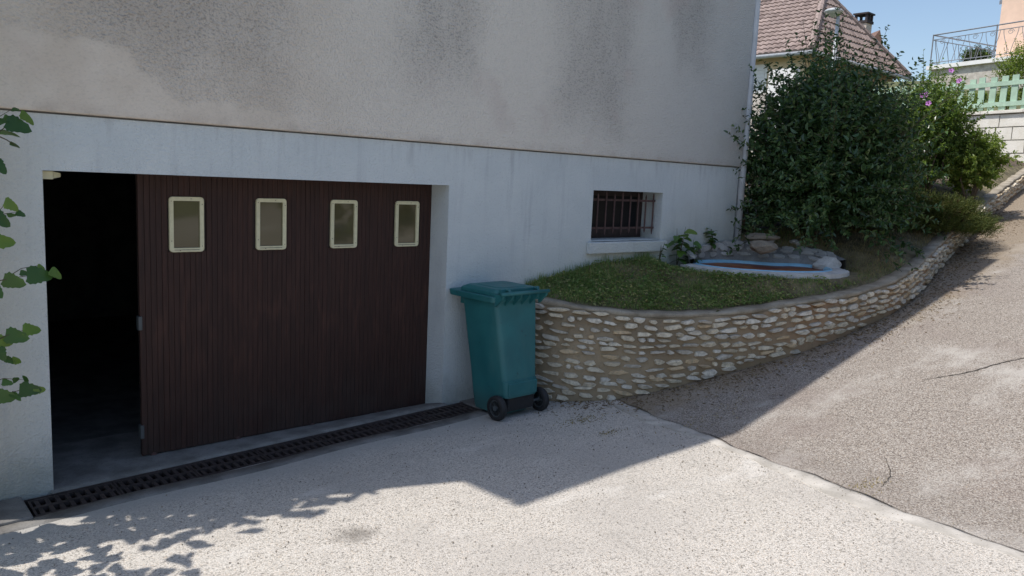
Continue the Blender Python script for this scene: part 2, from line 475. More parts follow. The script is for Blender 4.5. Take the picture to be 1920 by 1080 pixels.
M['litter'] = leaf_mat("dead leaves", [(0, (.10, .06, .035)), (.5, (.24, .17, .09)), (1, (.38, .30, .18))], .1, .9, .1)
M['leaf_dark'] = leaf_mat("dark shrub leaf", [(0, (.028, .066, .022)), (.45, (.058, .118, .040)), (.85, (.098, .175, .060)), (1, (.18, .25, .09))], .25, .34, .6)
M['leaf_mid'] = leaf_mat("hibiscus leaf", [(0, (.10, .17, .04)), (.5, (.17, .26, .065)), (1, (.27, .35, .11))], .5, .45)
M['leaf_light'] = leaf_mat("pale shrub leaf", [(0, (.15, .23, .05)), (.5, (.24, .325, .075)), (1, (.36, .41, .13))], .5, .45)
M['leaf_far'] = leaf_mat("far tree leaf", [(0, (.06, .09, .03)), (1, (.12, .16, .06))], .3, .5)
M['needle'] = leaf_mat("juniper needles", [(0, (.050, .075, .018)), (.6, (.085, .105, .025)), (1, (.14, .14, .04))], .2, .6, .2)
M['needle_in'] = leaf_mat("juniper brown needles", [(0, (.04, .035, .015)), (1, (.09, .07, .03))], .1, .8, .1)
M['vine'] = leaf_mat("broad vine leaf", [(0, (.04, .10, .026)), (.5, (.075, .16, .038)), (1, (.11, .21, .05))], .35, .36, .5, True)
M['vine2'] = leaf_mat("young vine leaf", [(0, (.12, .22, .04)), (1, (.22, .32, .07))], .42, .38, .5, True)
M['petal'] = simple("mauve petal", (.46, .18, .50), .6, .25, 40)
M['petalcore'] = simple("dark flower eye", (.30, .03, .14), .6)
M['bark'] = simple("shrub bark", (.12, .095, .07), .95, .3, 30, bump=.5)
M['twig'] = simple("green brown twig", (.085, .075, .04), .85, .3, 30)
def mat_tiles():
    t = NT("weathered clay tile"); r = t.island()
    c = t.ramp(r, [(0, (.29, .225, .20)), (.5, (.38, .30, .27)), (1, (.22, .17, .155))])
    c = t.mix(t.rng(t.noise(1.2, 4), .4, .7, 0, .45), c, (.23, .18, .16))
    return t.pbr(c, .9, spec=.15)
M['tiles'] = mat_tiles()
M['beige'] = simple("warm beige render", (.66, .53, .36), .95, .06, 3)
M['peach'] = simple("peach render", (.78, .56, .43), .95, .05, 3)
M['white'] = simple("white paint", (.80, .79, .77), .7, .04, 4)
M['shutter'] = simple("white roller shutter", (.72, .72, .72), .5, .04, 4)
M['terr'] = mat_cement("stained terrace render", (.42, .38, .33), (.62, .58, .52), .3)
M['fence'] = simple("pale green paint", (.40, .55, .42), .65, .1, 6)
M['blockm'] = mat_cement("cream block stone", (.74, .70, .61), (.84, .80, .72), .5)
M['joint'] = mat_cement("recessed joints", (.20, .185, .165), (.30, .28, .25), .3)
M['railing'] = simple("grey metal railing", (.20, .215, .24), .45, .15, 20)
M['chimney'] = simple("chimney render", (.58, .50, .42), .9)
M['chimneycap'] = simple("sooty chimney cap", (.05, .04, .04), .9)
M['lamp'] = simple("grey lamp metal", (.48, .50, .52), .45)
M['boulder'] = mat_cement("ochre sandstone", (.20, .125, .075), (.33, .225, .14), .8)
M['rock'] = mat_cement("brown garden rock", (.17, .145, .115), (.30, .26, .21), .8)
M['blue'] = simple("sky blue pond liner", (.28, .55, .74), .4, .06, 10)
def mat_water():
    t = NT("rusty shallow water")
    n = t.noise(2.6, 4, v=t.scalev(t.pos(), (1, 1.4, 1)))
    c = t.mix(t.rng(n, .4, .66), (.19, .045, .022), (.36, .15, .05))
    return t.pbr(c, .42, t.bump(t.noise(14, 4), .2, .01), spec=.18)
M['water'] = mat_water()
M['lichen'] = simple("crack dirt", (.07, .06, .05), .95)

# ================================================================== SETTING: ground, apron, driveway
def grid_mesh(name, xs, ys, zf, mat, kind='structure', label=None, smooth=True, parent=None):
    X, Y = np.meshgrid(xs, ys); Z = zf(X, Y)
    V = np.c_[X.ravel(), Y.ravel(), Z.ravel()]
    nx, ny = len(xs), len(ys)
    i, j = np.meshgrid(np.arange(nx - 1), np.arange(ny - 1)); a = (j * nx + i).ravel()
    F = np.c_[a, a + 1, a + nx + 1, a + nx]
    o = new_obj(name, np_mesh(name, V, F, smooth), mat, parent)
    if kind: o["kind"] = kind
    if label: o["label"] = label
    return o
def terrain(x, y):
    z = G(x, y) - .45
    hill = np.clip(x - 20.5, 0, 8) * .18 + np.clip((np.asarray(y, float) - 2), 0, 10) * .03 * np.clip((x - 8) / 6, 0, 1)
    return z + hill + np.where(x > 19.8, .7, 0)
xs = np.unique(np.r_[np.linspace(-900, -30, 12), np.linspace(-30, 60, 91), np.linspace(60, 900, 14)])
ys = np.unique(np.r_[np.linspace(-900, -30, 12), np.linspace(-30, 40, 71), np.linspace(40, 900, 14)])
grid_mesh("ground", xs, ys, terrain, M['earth'])

def strip(name, rows, mat, kind='structure', smooth=True, parent=None):
    rows = [np.asarray(r, float) for r in rows]; n = len(rows[0])
    V = np.vstack(rows); i, j = np.meshgrid(np.arange(n - 1), np.arange(len(rows) - 1)); a = (j * n + i).ravel()
    o = new_obj(name, np_mesh(name, V, np.c_[a, a + 1, a + n + 1, a + n], smooth), mat, parent)
    if kind: o["kind"] = kind
    return o
GY0, GY1 = -.05, -.365          # the drain trough between these
def wig(y, a=1.0): return a * (.018 * math.sin(y * 5.3) + .012 * math.sin(y * 13.7 + 1) + .006 * math.sin(y * 31))
ysa = np.r_[np.linspace(-9, -1.2, 90), np.linspace(-1.15, GY1 - .004, 20)]
def arow(f, dz=0.0):
    return [(slab_edge_x(y) + wig(y) + f if f <= 0 else 0, y, float(G(slab_edge_x(y) + f, y)) + dz) for y in ysa]
rows = []
for k in np.linspace(0, 1, 60):
    rows.append([(lerp(-14, slab_edge_x(y) + wig(y) - .13 - .04 * math.sin(y * 3.1), k), y, float(G(lerp(-14, slab_edge_x(y) - .14, k), y))) for y in ysa])
apron = strip("concrete_apron", rows, M['apron'])
brows = []
for f, z in ((-.15, -.02), (-.148, .004), (-.02, .005), (.012, -.001), (.014, -.06)):
    brows.append([(slab_edge_x(y) + wig(y) + f * (1 + .35 * math.sin(y * 3.1)), y, float(G(slab_edge_x(y) + f, y)) + z) for y in ysa])
border = strip("cement_border", brows, M['cement'], None, parent=apron)
# the driveway ramp
xs = np.r_[np.linspace(3.0, 9, 80), np.linspace(9.15, 27, 70)]; ys = np.linspace(-12, .6, 90)
drive = grid_mesh("driveway", xs, ys, lambda X, Y: np.where((X < slab_edge_x(Y) - .03), G(X, Y) - .03, G(X, Y) - .002) - np.where((Y > -.5) & (X < 4.1), .35, 0), M['drive'])
# strips beside the drain: cement fillet in front, threshold behind
apl = strip("cement_fillet", [[(x, y0 + .02 * math.sin(x * 4), float(G(x, y0)) + z) for x in np.linspace(-.75, 4.0, 40)] for y0, z in ((GY1 - .16, -.012), (GY1 - .14, .003), (GY1 - .004, .004), (GY1, -.05))], M['cement_dark'], None, parent=apron)
xr = np.linspace(-.02, 3.185, 30)
thr = strip("threshold", [[(x, y, zz if not callable(zz) else zz(x)) for x in xr] for y, zz in
        ((GY0, lambda x: float(G(x, 0)) - .2), (GY0 + .001, lambda x: float(G(x, 0)) + .004), (.02, lambda x: float(G(x, 0)) + .006), (.30, lambda x: -.072), (.9, lambda x: -.076))], M['cement_dark'], 'structure')
# left smooth slab by the pillar and filler beside the drain's right end
MB().box(-1.6, -.185, -.395, -.012, -.3, -.082).build("cement_slab", M['cement_dark'], apron, bevel=.012)
MB().box(3.36, 4.05, GY1 + .002, -.004, -.3, .0).build("cement_slab", M['cement_dark'], apron, bevel=.01)
# cracks in the driveway (narrow strips of dirt lying in the open joint)
def crack(pts, w):
    P = catmull(np.array(pts, float), 8); rowsL = []; rowsR = []
    for i, (x, y) in enumerate(P):
        d = P[min(i+1, len(P)-1)] - P[max(i-1, 0)]; d /= (np.hypot(*d) + 1e-9); ww = w * (.35 + .65 * math.sin(PI * i / (len(P) - 1))) * (1 + .5 * math.sin(i * 2.7))
        x += .006 * math.sin(i * 1.9); y += .005 * math.cos(i * 2.3)
        rowsL.append((x - d[1] * ww, y + d[0] * ww, float(G(x, y)) + .003)); rowsR.append((x + d[1] * ww, y - d[0] * ww, float(G(x, y)) + .003))
    strip("crack", [rowsL, rowsR], M['lichen'], None, parent=drive)
crack([(6.2, -3.0), (6.55, -3.25), (6.9, -3.4), (7.4, -3.7)], .007)
crack([(4.05, -3.62), (4.35, -3.55), (4.6, -3.4)], .0035)
# open dirty seam between apron and driveway
strip("seam", [[(slab_edge_x(y) + wig(y) + f * (1.0 + .8 * math.sin(y * 9) * math.sin(y * 3.7)), y, float(G(slab_edge_x(y) + f, y)) + .003) for y in ysa[::1]] for f in (.013, .021)], M['lichen'], None, parent=drive)

# ================================================================== DRAIN
drain = empty("drain_channel", (1.5, -.2, 0), "long rusty slotted drain running in front of the garage door", "drain")
mb = MB()
for y0, y1 in ((GY0 - .001, GY0 - .014), (GY1 + .014, GY1 + .001)):
    mb.add([(-.18, y, float(G(-.18, 0)) + z) for y in (y0, y1) for z in (-.12, -.001)] + [(3.36, y, float(G(3.36, 0)) + z) for y in (y0, y1) for z in (-.12, -.001)],
           [(0, 1, 5, 4), (1, 3, 7, 5), (3, 2, 6, 7), (0, 2, 3, 1), (4, 5, 7, 6)])
mb.build("frame", M['rust'], drain)
MB().add([(-.18, GY0, -.2), (3.36, GY0, -.12), (3.36, GY1, -.12), (-.18, GY1, -.2)], [(0, 1, 2, 3)]).build("trough", M['pit'], drain)
sec_me = MB().box(0, .498, -.017, .017, -.03, 0).box(0, .498, .118, .138, -.03, 0).box(0, .498, -.138, -.118, -.03, 0).box(0, .014, -.118, .118, -.03, -.001).box(.484, .498, -.118, .118, -.03, -.001).mesh("grate")
sec_me.materials.append(M['rust'])
bar_me = MB().box(-.0125, .0125, .0175, .1175, -.026, -.002).box(-.0125, .0125, -.1175, -.0175, -.026, -.002).mesh("bar")
bar_me.materials.append(M['rust'])
for k in range(7):
    x0 = -.165 + k * .5026; z0 = float(G(x0, 0)); sl = (float(G(x0 + .5, 0)) - z0) / .5
    jig = random.uniform(-.004, .004)
    s_ = new_obj("grate", sec_me, None, drain, (x0, (GY0 + GY1) / 2 + jig, z0 - .002 + random.uniform(-.003, .001)), (0, -math.atan(sl), 0))
    for q in range(8):
        xx = x0 + .016 + (q + .5) * .0585 + .0
        b_ = bpy.data.objects.new("bar", bar_me); COL.objects.link(b_); b_.parent = s_
        b_.location = (.014 + (q + .5) * .05875 + (.0), 0, 0)

# ================================================================== HOUSE
house = empty("house", (3.35, 0, 0), "rendered house with beige upper wall, pale plinth and dark garage door", "house")
HX0, HX1, HY1, HZ = -.99, 7.69, 8.6, 7.6
def pierced(name, x0, x1, z0, z1, yf, yb, holes, mat):
    xs = sorted({x0, x1, *[h[0] for h in holes], *[h[1] for h in holes]}); zs = sorted({z0, z1, *[h[2] for h in holes], *[h[3] for h in holes]})
    def solid(i, j):
        if i < 0 or j < 0 or i >= len(xs) - 1 or j >= len(zs) - 1: return False
        cx = (xs[i] + xs[i+1]) / 2; cz = (zs[j] + zs[j+1]) / 2
        return not any(h[0] < cx < h[1] and h[2] < cz < h[3] for h in holes)
    mb = MB()
    for i in range(len(xs) - 1):
        for j in range(len(zs) - 1):
            if not solid(i, j): continue
            a, b, c, d = xs[i], xs[i+1], zs[j], zs[j+1]
            mb.add([(a, yf, c), (b, yf, c), (b, yf, d), (a, yf, d)], [(0, 1, 2, 3)])
            mb.add([(a, yb, c), (b, yb, c), (b, yb, d), (a, yb, d)], [(3, 2, 1, 0)])
            if not solid(i-1, j): mb.add([(a, yf, c), (a, yf, d), (a, yb, d), (a, yb, c)], [(0, 1, 2, 3)])
            if not solid(i+1, j): mb.add([(b, yf, c), (b, yb, c), (b, yb, d), (b, yf, d)], [(0, 1, 2, 3)])
            if not solid(i, j-1): mb.add([(a, yf, c), (a, yb, c), (b, yb, c), (b, yf, c)], [(0, 1, 2, 3)])
            if not solid(i, j+1): mb.add([(a, yf, d), (b, yf, d), (b, yb, d), (a, yb, d)], [(0, 1, 2, 3)])
    return mb.build(name, mat, house)
WIN = (5.04, 6.2, 1.475, 2.005)
pierced("plinth_wall", HX0, HX1, -.6, 2.35, 0, .38, [(0, 3.163, -.6, 2.0), WIN], M['lower'])
MB().box(HX0 + .003, HX1 - .003, .383, HY1, -.6, -.35).box(HX0 + .002, HX0 + .3, .383, HY1, -.35, 2.35).box(HX1 - .3, HX1 - .002, .383, HY1, -.35, 2.35).box(HX0 + .3, HX1 - .3, HY1 - .3, HY1, -.35, 2.35).build("plinth_wall", M['lower'], house)
mb = MB()
mb.add([(HX0 - .02, -.028, 2.362), (HX1 + .02, -.028, 2.362), (HX1 + .02, HY1 + .02, 2.362), (HX0 - .02, HY1 + .02, 2.362),
        (HX0 - .02, -.028, HZ), (HX1 + .02, -.028, HZ), (HX1 + .02, HY1 + .02, HZ), (HX0 - .02, HY1 + .02, HZ)],
       [(0, 3, 2, 1), (4, 5, 6, 7), (0, 1, 5, 4), (1, 2, 6, 5), (2, 3, 7, 6), (3, 0, 4, 7)])
mb.build("upper_wall", M['upper'], house, bevel=.012)
MB().box(HX0 + .004, HX1 - .004, .012, HY1 - .01, 2.351, 2.361).build("ledge_gap", M['cement_dark'], house)
# roof: hipped, .3 m overhang
o_ = .3; ex0, ex1, ey0, ey1 = HX0 - .38, HX1 + .55, -o_, HY1 + o_
rz = HZ + (ey1 - ey0) / 2 * .6; ym = (ey0 + ey1) / 2; rd = (ey1 - ey0) / 2
rx0, rx1 = (ex0 + ex1) / 2 - .3, (ex0 + ex1) / 2 + .3
mb = MB().add([(ex0, ey0, HZ + .12), (ex1, ey0, HZ + .12), (ex1, ey1, HZ + .12), (ex0, ey1, HZ + .12), (rx0, ym, rz), (rx1, ym, rz)],
              [(0, 1, 5, 4), (1, 2, 5), (2, 3, 4, 5), (3, 0, 4), (0, 3, 2, 1)])
mb.build("roof", M['rooftile'], house)
MB().box(ex0 + .02, ex1 - .02, ey0 + .02, ey1 - .02, HZ + .002, HZ + .117).build("eaves", M['white'], house)
mb = MB(); gx = [(math.cos(a), math.sin(a)) for a in np.linspace(PI, 2 * PI, 8)]
mb.loft([[(x, ey0 - .06 + .06 * c, HZ + .09 + .06 * s) for c, s in gx] + [(x, ey0 - .06 + .052 * c, HZ + .09 + .052 * s) for c, s in gx[::-1]] for x in (ex0, ex1)])
mb.build("gutter", M['zinc'], house)
# downpipe at the right corner
PX = 7.775
mb = MB().tube([(PX, -.36, HZ + .03), (PX, -.33, HZ - .15), (PX, -.06, HZ - .5), (PX, .0, HZ - .62), (PX, .0, 3.0), (PX, .0, 1.3)], .047, 14)
dp = mb.build("downpipe", M['zinc'], house, smooth=True)
for z in (3.15, 5.2, 7.0): MB().tube([(PX, .0, z - .02), (PX, .0, z + .02)], .055, 14).build("pipe_collar", M['zinc'], dp, smooth=False)
# garage interior
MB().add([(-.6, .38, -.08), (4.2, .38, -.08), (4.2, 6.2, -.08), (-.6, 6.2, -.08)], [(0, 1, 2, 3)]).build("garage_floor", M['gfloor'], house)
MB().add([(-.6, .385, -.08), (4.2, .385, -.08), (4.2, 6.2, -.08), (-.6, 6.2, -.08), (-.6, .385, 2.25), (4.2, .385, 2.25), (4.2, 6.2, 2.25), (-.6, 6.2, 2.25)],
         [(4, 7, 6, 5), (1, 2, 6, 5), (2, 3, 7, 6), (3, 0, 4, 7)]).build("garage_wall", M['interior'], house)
MB().box(.004, .07, .05, .3, 1.945, 1.997).add([(.07, .05, 1.95), (.12, .09, 1.96), (.12, .09, 1.985), (.07, .05, 1.995), (.07, .3, 1.95), (.12, .26, 1.96), (.12, .26, 1.985), (.07, .3, 1.995)],
        [(0, 1, 2, 3), (7, 6, 5, 4), (3, 2, 6, 7), (0, 4, 5, 1), (1, 5, 6, 2)]).build("rail_end", M['cream'], house, bevel=.004)
# garage door: four leaves of narrow upright boards, each with a framed pane
PW = .6425; NPL = 16; pw = PW / NPL; DY = .258
WC = [.965, 1.62, 2.262, 2.898]
def plank_mesh(h):
    c = .0022; w = pw - .0014
    return MB().add([(-w/2, .016, 0), (-w/2, c, 0), (-w/2 + c, 0, 0), (w/2 - c, 0, 0), (w/2, c, 0), (w/2, .016, 0),
                     (-w/2, .016, h), (-w/2, c, h), (-w/2 + c, 0, h), (w/2 - c, 0, h), (w/2, c, h), (w/2, .016, h)],
                    [(0, 1, 7, 6), (1, 2, 8, 7), (2, 3, 9, 8), (3, 4, 10, 9), (4, 5, 11, 10), (0, 5, 4, 3, 2, 1), (6, 7, 8, 9, 10, 11)]).mesh("plank")
p_full = plank_mesh(2.095); p_top = plank_mesh(.22); p_bot = plank_mesh(1.505)
for me in (p_full, p_top, p_bot): me.materials.append(M['plank'])
def rrect(cx, cz, w, h, r, y, n=4):
    pts = []
    for (sx, sz, a0) in ((1, 1, 0), (-1, 1, 90), (-1, -1, 180), (1, -1, 270)):
        for k in range(n + 1):
            a = math.radians(a0 + 90 * k / n); pts.append((cx + sx * (w/2 - r) + r * math.cos(a), y, cz + sz * (h/2 - r) + r * math.sin(a)))
    return pts
def ring_frame(cx, cz, w, h, t, y0, y1, ro=.025, ri=.004):
    return MB().loft([rrect(cx, cz, w, h, ro, y0), rrect(cx, cz, w, h, ro, y1 + .003), rrect(cx, cz, w - .006, h - .006, ro - .003, y1), rrect(cx, cz, w - 2*t, h - 2*t, ri, y1 + .002), rrect(cx, cz, w - 2*t, h - 2*t, ri, y0)], False, False)
for k in range(4):
    x0 = .63 + k * PW; wc = WC[k]; yo = DY + (.004 if k % 2 else 0)
    leaf = MB().box(x0 + .002, min(x0 + PW - .002, 3.4), yo + .0165, yo + .045, -.06, 2.03).build("door_leaf", M['darkwood'], house)
    for i in range(NPL):
        xc = x0 + (i + .5) * pw
        if abs(xc - wc) < .125 + pw * .3:
            new_obj("plank", p_bot, None, leaf, (xc, yo + random.uniform(0, .002), -.062))
            new_obj("plank", p_top, None, leaf, (xc, yo + random.uniform(0, .002), 1.812))
        else:
            new_obj("plank", p_full, None, leaf, (xc, yo + random.uniform(0, .002), -.062))
    ring_frame(wc, 1.641, .25, .405, .03, yo + .006, yo - .016).build("window_frame", M['cream'], leaf, smooth=False)
    MB().add([(wc - .1, yo + .002, 1.46), (wc + .1, yo + .002, 1.46), (wc + .1, yo + .002, 1.82), (wc - .1, yo + .002, 1.82)], [(0, 1, 2, 3)]).build("pane", M['pane'], leaf)
    MB().box(wc - .092, wc + .088, yo - .0175, yo - .012, 1.4535, 1.4565).build("drip_slot", M['iron'], leaf)
    for (dx, dz) in ((-.111, .17), (.111, .15), (-.111, -.12), (.11, -.16), (.03, .188), (-.05, -.19)):
        MB().tube([(wc + dx, yo - .0185, 1.641 + dz), (wc + dx, yo - .010, 1.641 + dz)], .003, 6).build("screw", M['iron'], leaf)
    if k == 0:
        for z in (.93, .12): MB().box(x0 - .012, x0 + .014, yo - .012, yo + .04, z - .05, z + .05).build("hinge", M['hub'], leaf, bevel=.003)
    MB().tube([(x0 + .08, yo - .004, -.072), (x0 + .08, yo + .02, -.072)], .022, 10).build("roller", M['iron'], leaf)
# basement window with its grille
wn = MB().box(WIN[0] + .001, WIN[1] - .001, .29, .33, WIN[2] + .001, WIN[3] - .001).build("basement_window", M['darkwood'], house)
MB().box(WIN[0] + .09, WIN[1] - .11, .286, .2895, WIN[2] + .11, WIN[3] - .06).build("pane", M['blackglass'], wn)
MB().box(WIN[0] + .001, WIN[1] - .05, .255, .2855, WIN[2] + .004, WIN[2] + .10).build("bottom_rail", M['darkwood'], wn, bevel=.004)
for z in (1.60, 1.905): MB().box(WIN[0] + .002, WIN[1] - .002, .10, .112, z - .011, z + .011).build("grille_rail", M['iron'], wn)
nb = 9
for i in range(nb):
    x = WIN[0] + .045 + i * (WIN[1] - WIN[0] - .09) / (nb - 1); e = .02 if i % 2 == 0 else 0
    MB().tube([(x, .094, 1.545 - e), (x, .094, 1.57), (x, .094, 1.945 + e), (x, .094, 1.975 + e)], [.003, .0095, .0095, .002], 8).build("grille_bar", M['iron'], wn)
MB().box(WIN[0] - .065, WIN[1] + .06, -.065, .0, WIN[2] - .135, WIN[2] - .012).box(WIN[0] + .003, WIN[1] - .003, 0, .288, WIN[2] - .05, WIN[2] + .002).build("window_sill", M['lower'], wn, bevel=.01)

# ================================================================== STONE RETAINING WALL
rw = empty("retaining_wall", (6.5, -1.6, .4), "curved retaining wall of small pale stones set in brown mortar", "stone wall")
TH = .12
S = np.linspace(0, WLEN, 330)
rows = [[], [], [], [], []]
cop = [[] for _ in range(6)]
for i, s in enumerate(S):
    p, t, n, sl = wall_at(s); zb = float(G(p[0] + n[0] * .02, p[1])) - .25; zt = p[2]
    wob = .006 * math.sin(s * 9) + .004 * math.sin(s * 23)
    def P(off, z): return (p[0] + n[0] * off, p[1] + n[1] * off, z)
    h = zt - zb
    rows[0].append(P(.018 + wob, zb)); rows[1].append(P(.012 - wob, zb + h * .45)); rows[2].append(P(wob, zt - .045)); rows[3].append(P(-TH, zt - .045)); rows[4].append(P(-TH, zb))
    ww = .008 * math.sin(s * 7.7 + 1) + .006 * math.sin(s * 17)
    zc = zt + .006 * math.sin(s * 5.1) + .004 * math.sin(s * 13)
    for k, (o, z) in enumerate(((-.01, zt - .046), (.006 + ww, zt - .034), (.012 + ww, zc - .014), (-.004 + ww, zc), (-TH - .015 - ww, zc + .004), (-TH - .02, zt - .06))):
        cop[k].append(P(o, z))
strip("mortar_core", rows, M['mortar'], None, parent=rw)
strip("coping", cop, M['coping'], None, parent=rw)
# stone variants: irregular flat rubble, outline in local x/z, proud along -y
stone_me = []
for v in range(22):
    n = random.choice((5, 6, 6, 7, 8)); out = []
    ang = sorted(random.uniform(-.30, .30) + 2 * PI * k / n + (v % 3) * .5 for k in range(n))
    for a in ang:
        e = random.choice((2.5, 4.0, 6.0)); ca, sa = math.cos(a), math.sin(a)
        r = 1 / ((abs(ca) ** e + abs(sa) ** e) ** (1 / e)); r *= random.uniform(.74, 1.06)
        out.append((ca * r * .5, sa * r * .5))
    mb = MB(); ox, oz = random.uniform(-.03, .03), random.uniform(-.02, .05); tx, tz = random.uniform(-.35, .35), random.uniform(-.5, .2)
    mb.loft([[(x, .25, z) for x, z in out], [(x, -.72 + tx * x + tz * z, z) for x, z in out], [(x * .93 + ox, -.96 + tx * x + tz * z + random.uniform(-.06, .06), z * .86 + oz) for x, z in out]], False, True)
    me = mb.mesh("stone"); me.materials.append(M['stone']); stone_me.append(me)
stones = []
k = 0
while True:
    off = .066 + k * .0655
    if off > 1.0: break
    s = random.uniform(.02, .12)
    while s < WLEN - .1:
        w = random.uniform(.10, .225) if random.random() < .84 else random.uniform(.05, .09)
        s += w / 2
        p, t, n, sl = wall_at(s)
        zc = p[2] - off + random.uniform(-.014, .014) + .012 * math.sin(s * 2.3 + k)
        gz = float(G(p[0], p[1]))
        if zc > gz + .025:
            hh = random.uniform(.030, .060)
            stones.append((s, zc, w, hh, p, t, n, sl))
        s += w / 2 + random.choice((random.uniform(.006, .022), random.uniform(.015, .055)))
    k += 1
def px_size(st):
    q = Vector((st[4][0], st[4][1], st[1])) - CAMP; return st[2] * st[3] / (q.length ** 2) * (1 if q.normalized().dot(Vector((st[6][0], st[6][1], 0))) < -.05 else .2)
stones.sort(key=px_size, reverse=True)
smb = MB()
for i, (s, zc, w, hh, p, t, n, sl) in enumerate(stones):
    me = random.choice(stone_me)
    dpth = random.uniform(.026, .052)
    rot = (random.uniform(-.1, .1), -math.atan(sl) * .9 + random.uniform(-.13, .13), math.atan2(t[1], t[0]))
    loc = (p[0] + n[0] * .004, p[1] + n[1] * .004, zc)
    scl = (w * random.choice((1, -1)) if False else w, dpth, hh)
    if i < 300:
        new_obj("stone", me, None, rw, loc, rot, scl)
    else:
        mat = Matrix.LocRotScale(Vector(loc), __import__('mathutils').Euler(rot), Vector(scl))
        smb.add([mat @ v.co for v in me.vertices], [tuple(f.vertices) for f in me.polygons])
def mat_stone_far():
    t = NT("limestone rubble far"); r = t.island()
    c = t.ramp(r, [(0, (.72, .62, .46)), (.3, (.80, .69, .51)), (.5, (.70, .52, .32)), (.7, (.80, .72, .58)), (1, (.65, .60, .50))])
    c = t.mix(t.rng(t.noise(22, 4), .35, .7, 0, .6), c, (.36, .31, .24))
    return t.pbr(c, .9, spec=.15)
if smb.v:
    o = smb.build("far_stones", mat_stone_far(), rw); o["kind"] = "stuff"

# ================================================================== GARDEN BED
def garden_strip():
    rows = []
    xs = np.r_[np.linspace(4.06, 9.5, 110), np.linspace(9.6, 19.2, 60)]
    for t in np.r_[np.linspace(0, 1, 34)]:
        r = []
        for x in xs:
            y0 = float(wall_y(x)); y1 = .02 if x < 7.70 else .02
            y = lerp(y0, y1, t); r.append((x, y, float(garden(x, y))))
        rows.append(r)
    strip("garden_bed", rows, M['lawn'])
    xs = np.linspace(7.72, 19.2, 60); ys = np.linspace(.02, 9, 20)
    grid_mesh("side_garden", xs, ys, garden, M['soil'])
garden_strip()

# ---- plant builders
def leaves(base, dirn, nrm, L, W, fold=.25, curl=.15):
    """hexagonal folded leaves; arrays (n,3),(n,3),(n,3),(n,),(n,) -> V,F"""
    n = len(base); d = dirn / np.linalg.norm(dirn, axis=1, keepdims=True)
    s = np.cross(d, nrm); s /= np.linalg.norm(s, axis=1, keepdims=True) + 1e-9
    u = np.cross(s, d)
    L = L[:, None]; W = W[:, None]
    mid = base + d * L * .5 - 0 * u
    V = np.stack([base, base + d*L*.28 + s*W*.46 + u*W*fold, base + d*L*.66 + s*W*.40 + u*(W*fold - L*curl*.4),
                  base + d*L - u*L*curl, base + d*L*.66 - s*W*.40 + u*(W*fold - L*curl*.4), base + d*L*.28 - s*W*.46 + u*W*fold], 1).reshape(-1, 3)
    o = (np.arange(n) * 6)[:, None]
    F = np.concatenate([o + np.array([[0, 1, 2, 3]]), o + np.array([[0, 3, 4, 5]])], 0)
    return V, F
def unit(v): return v / (np.linalg.norm(v, axis=-1, keepdims=True) + 1e-9)
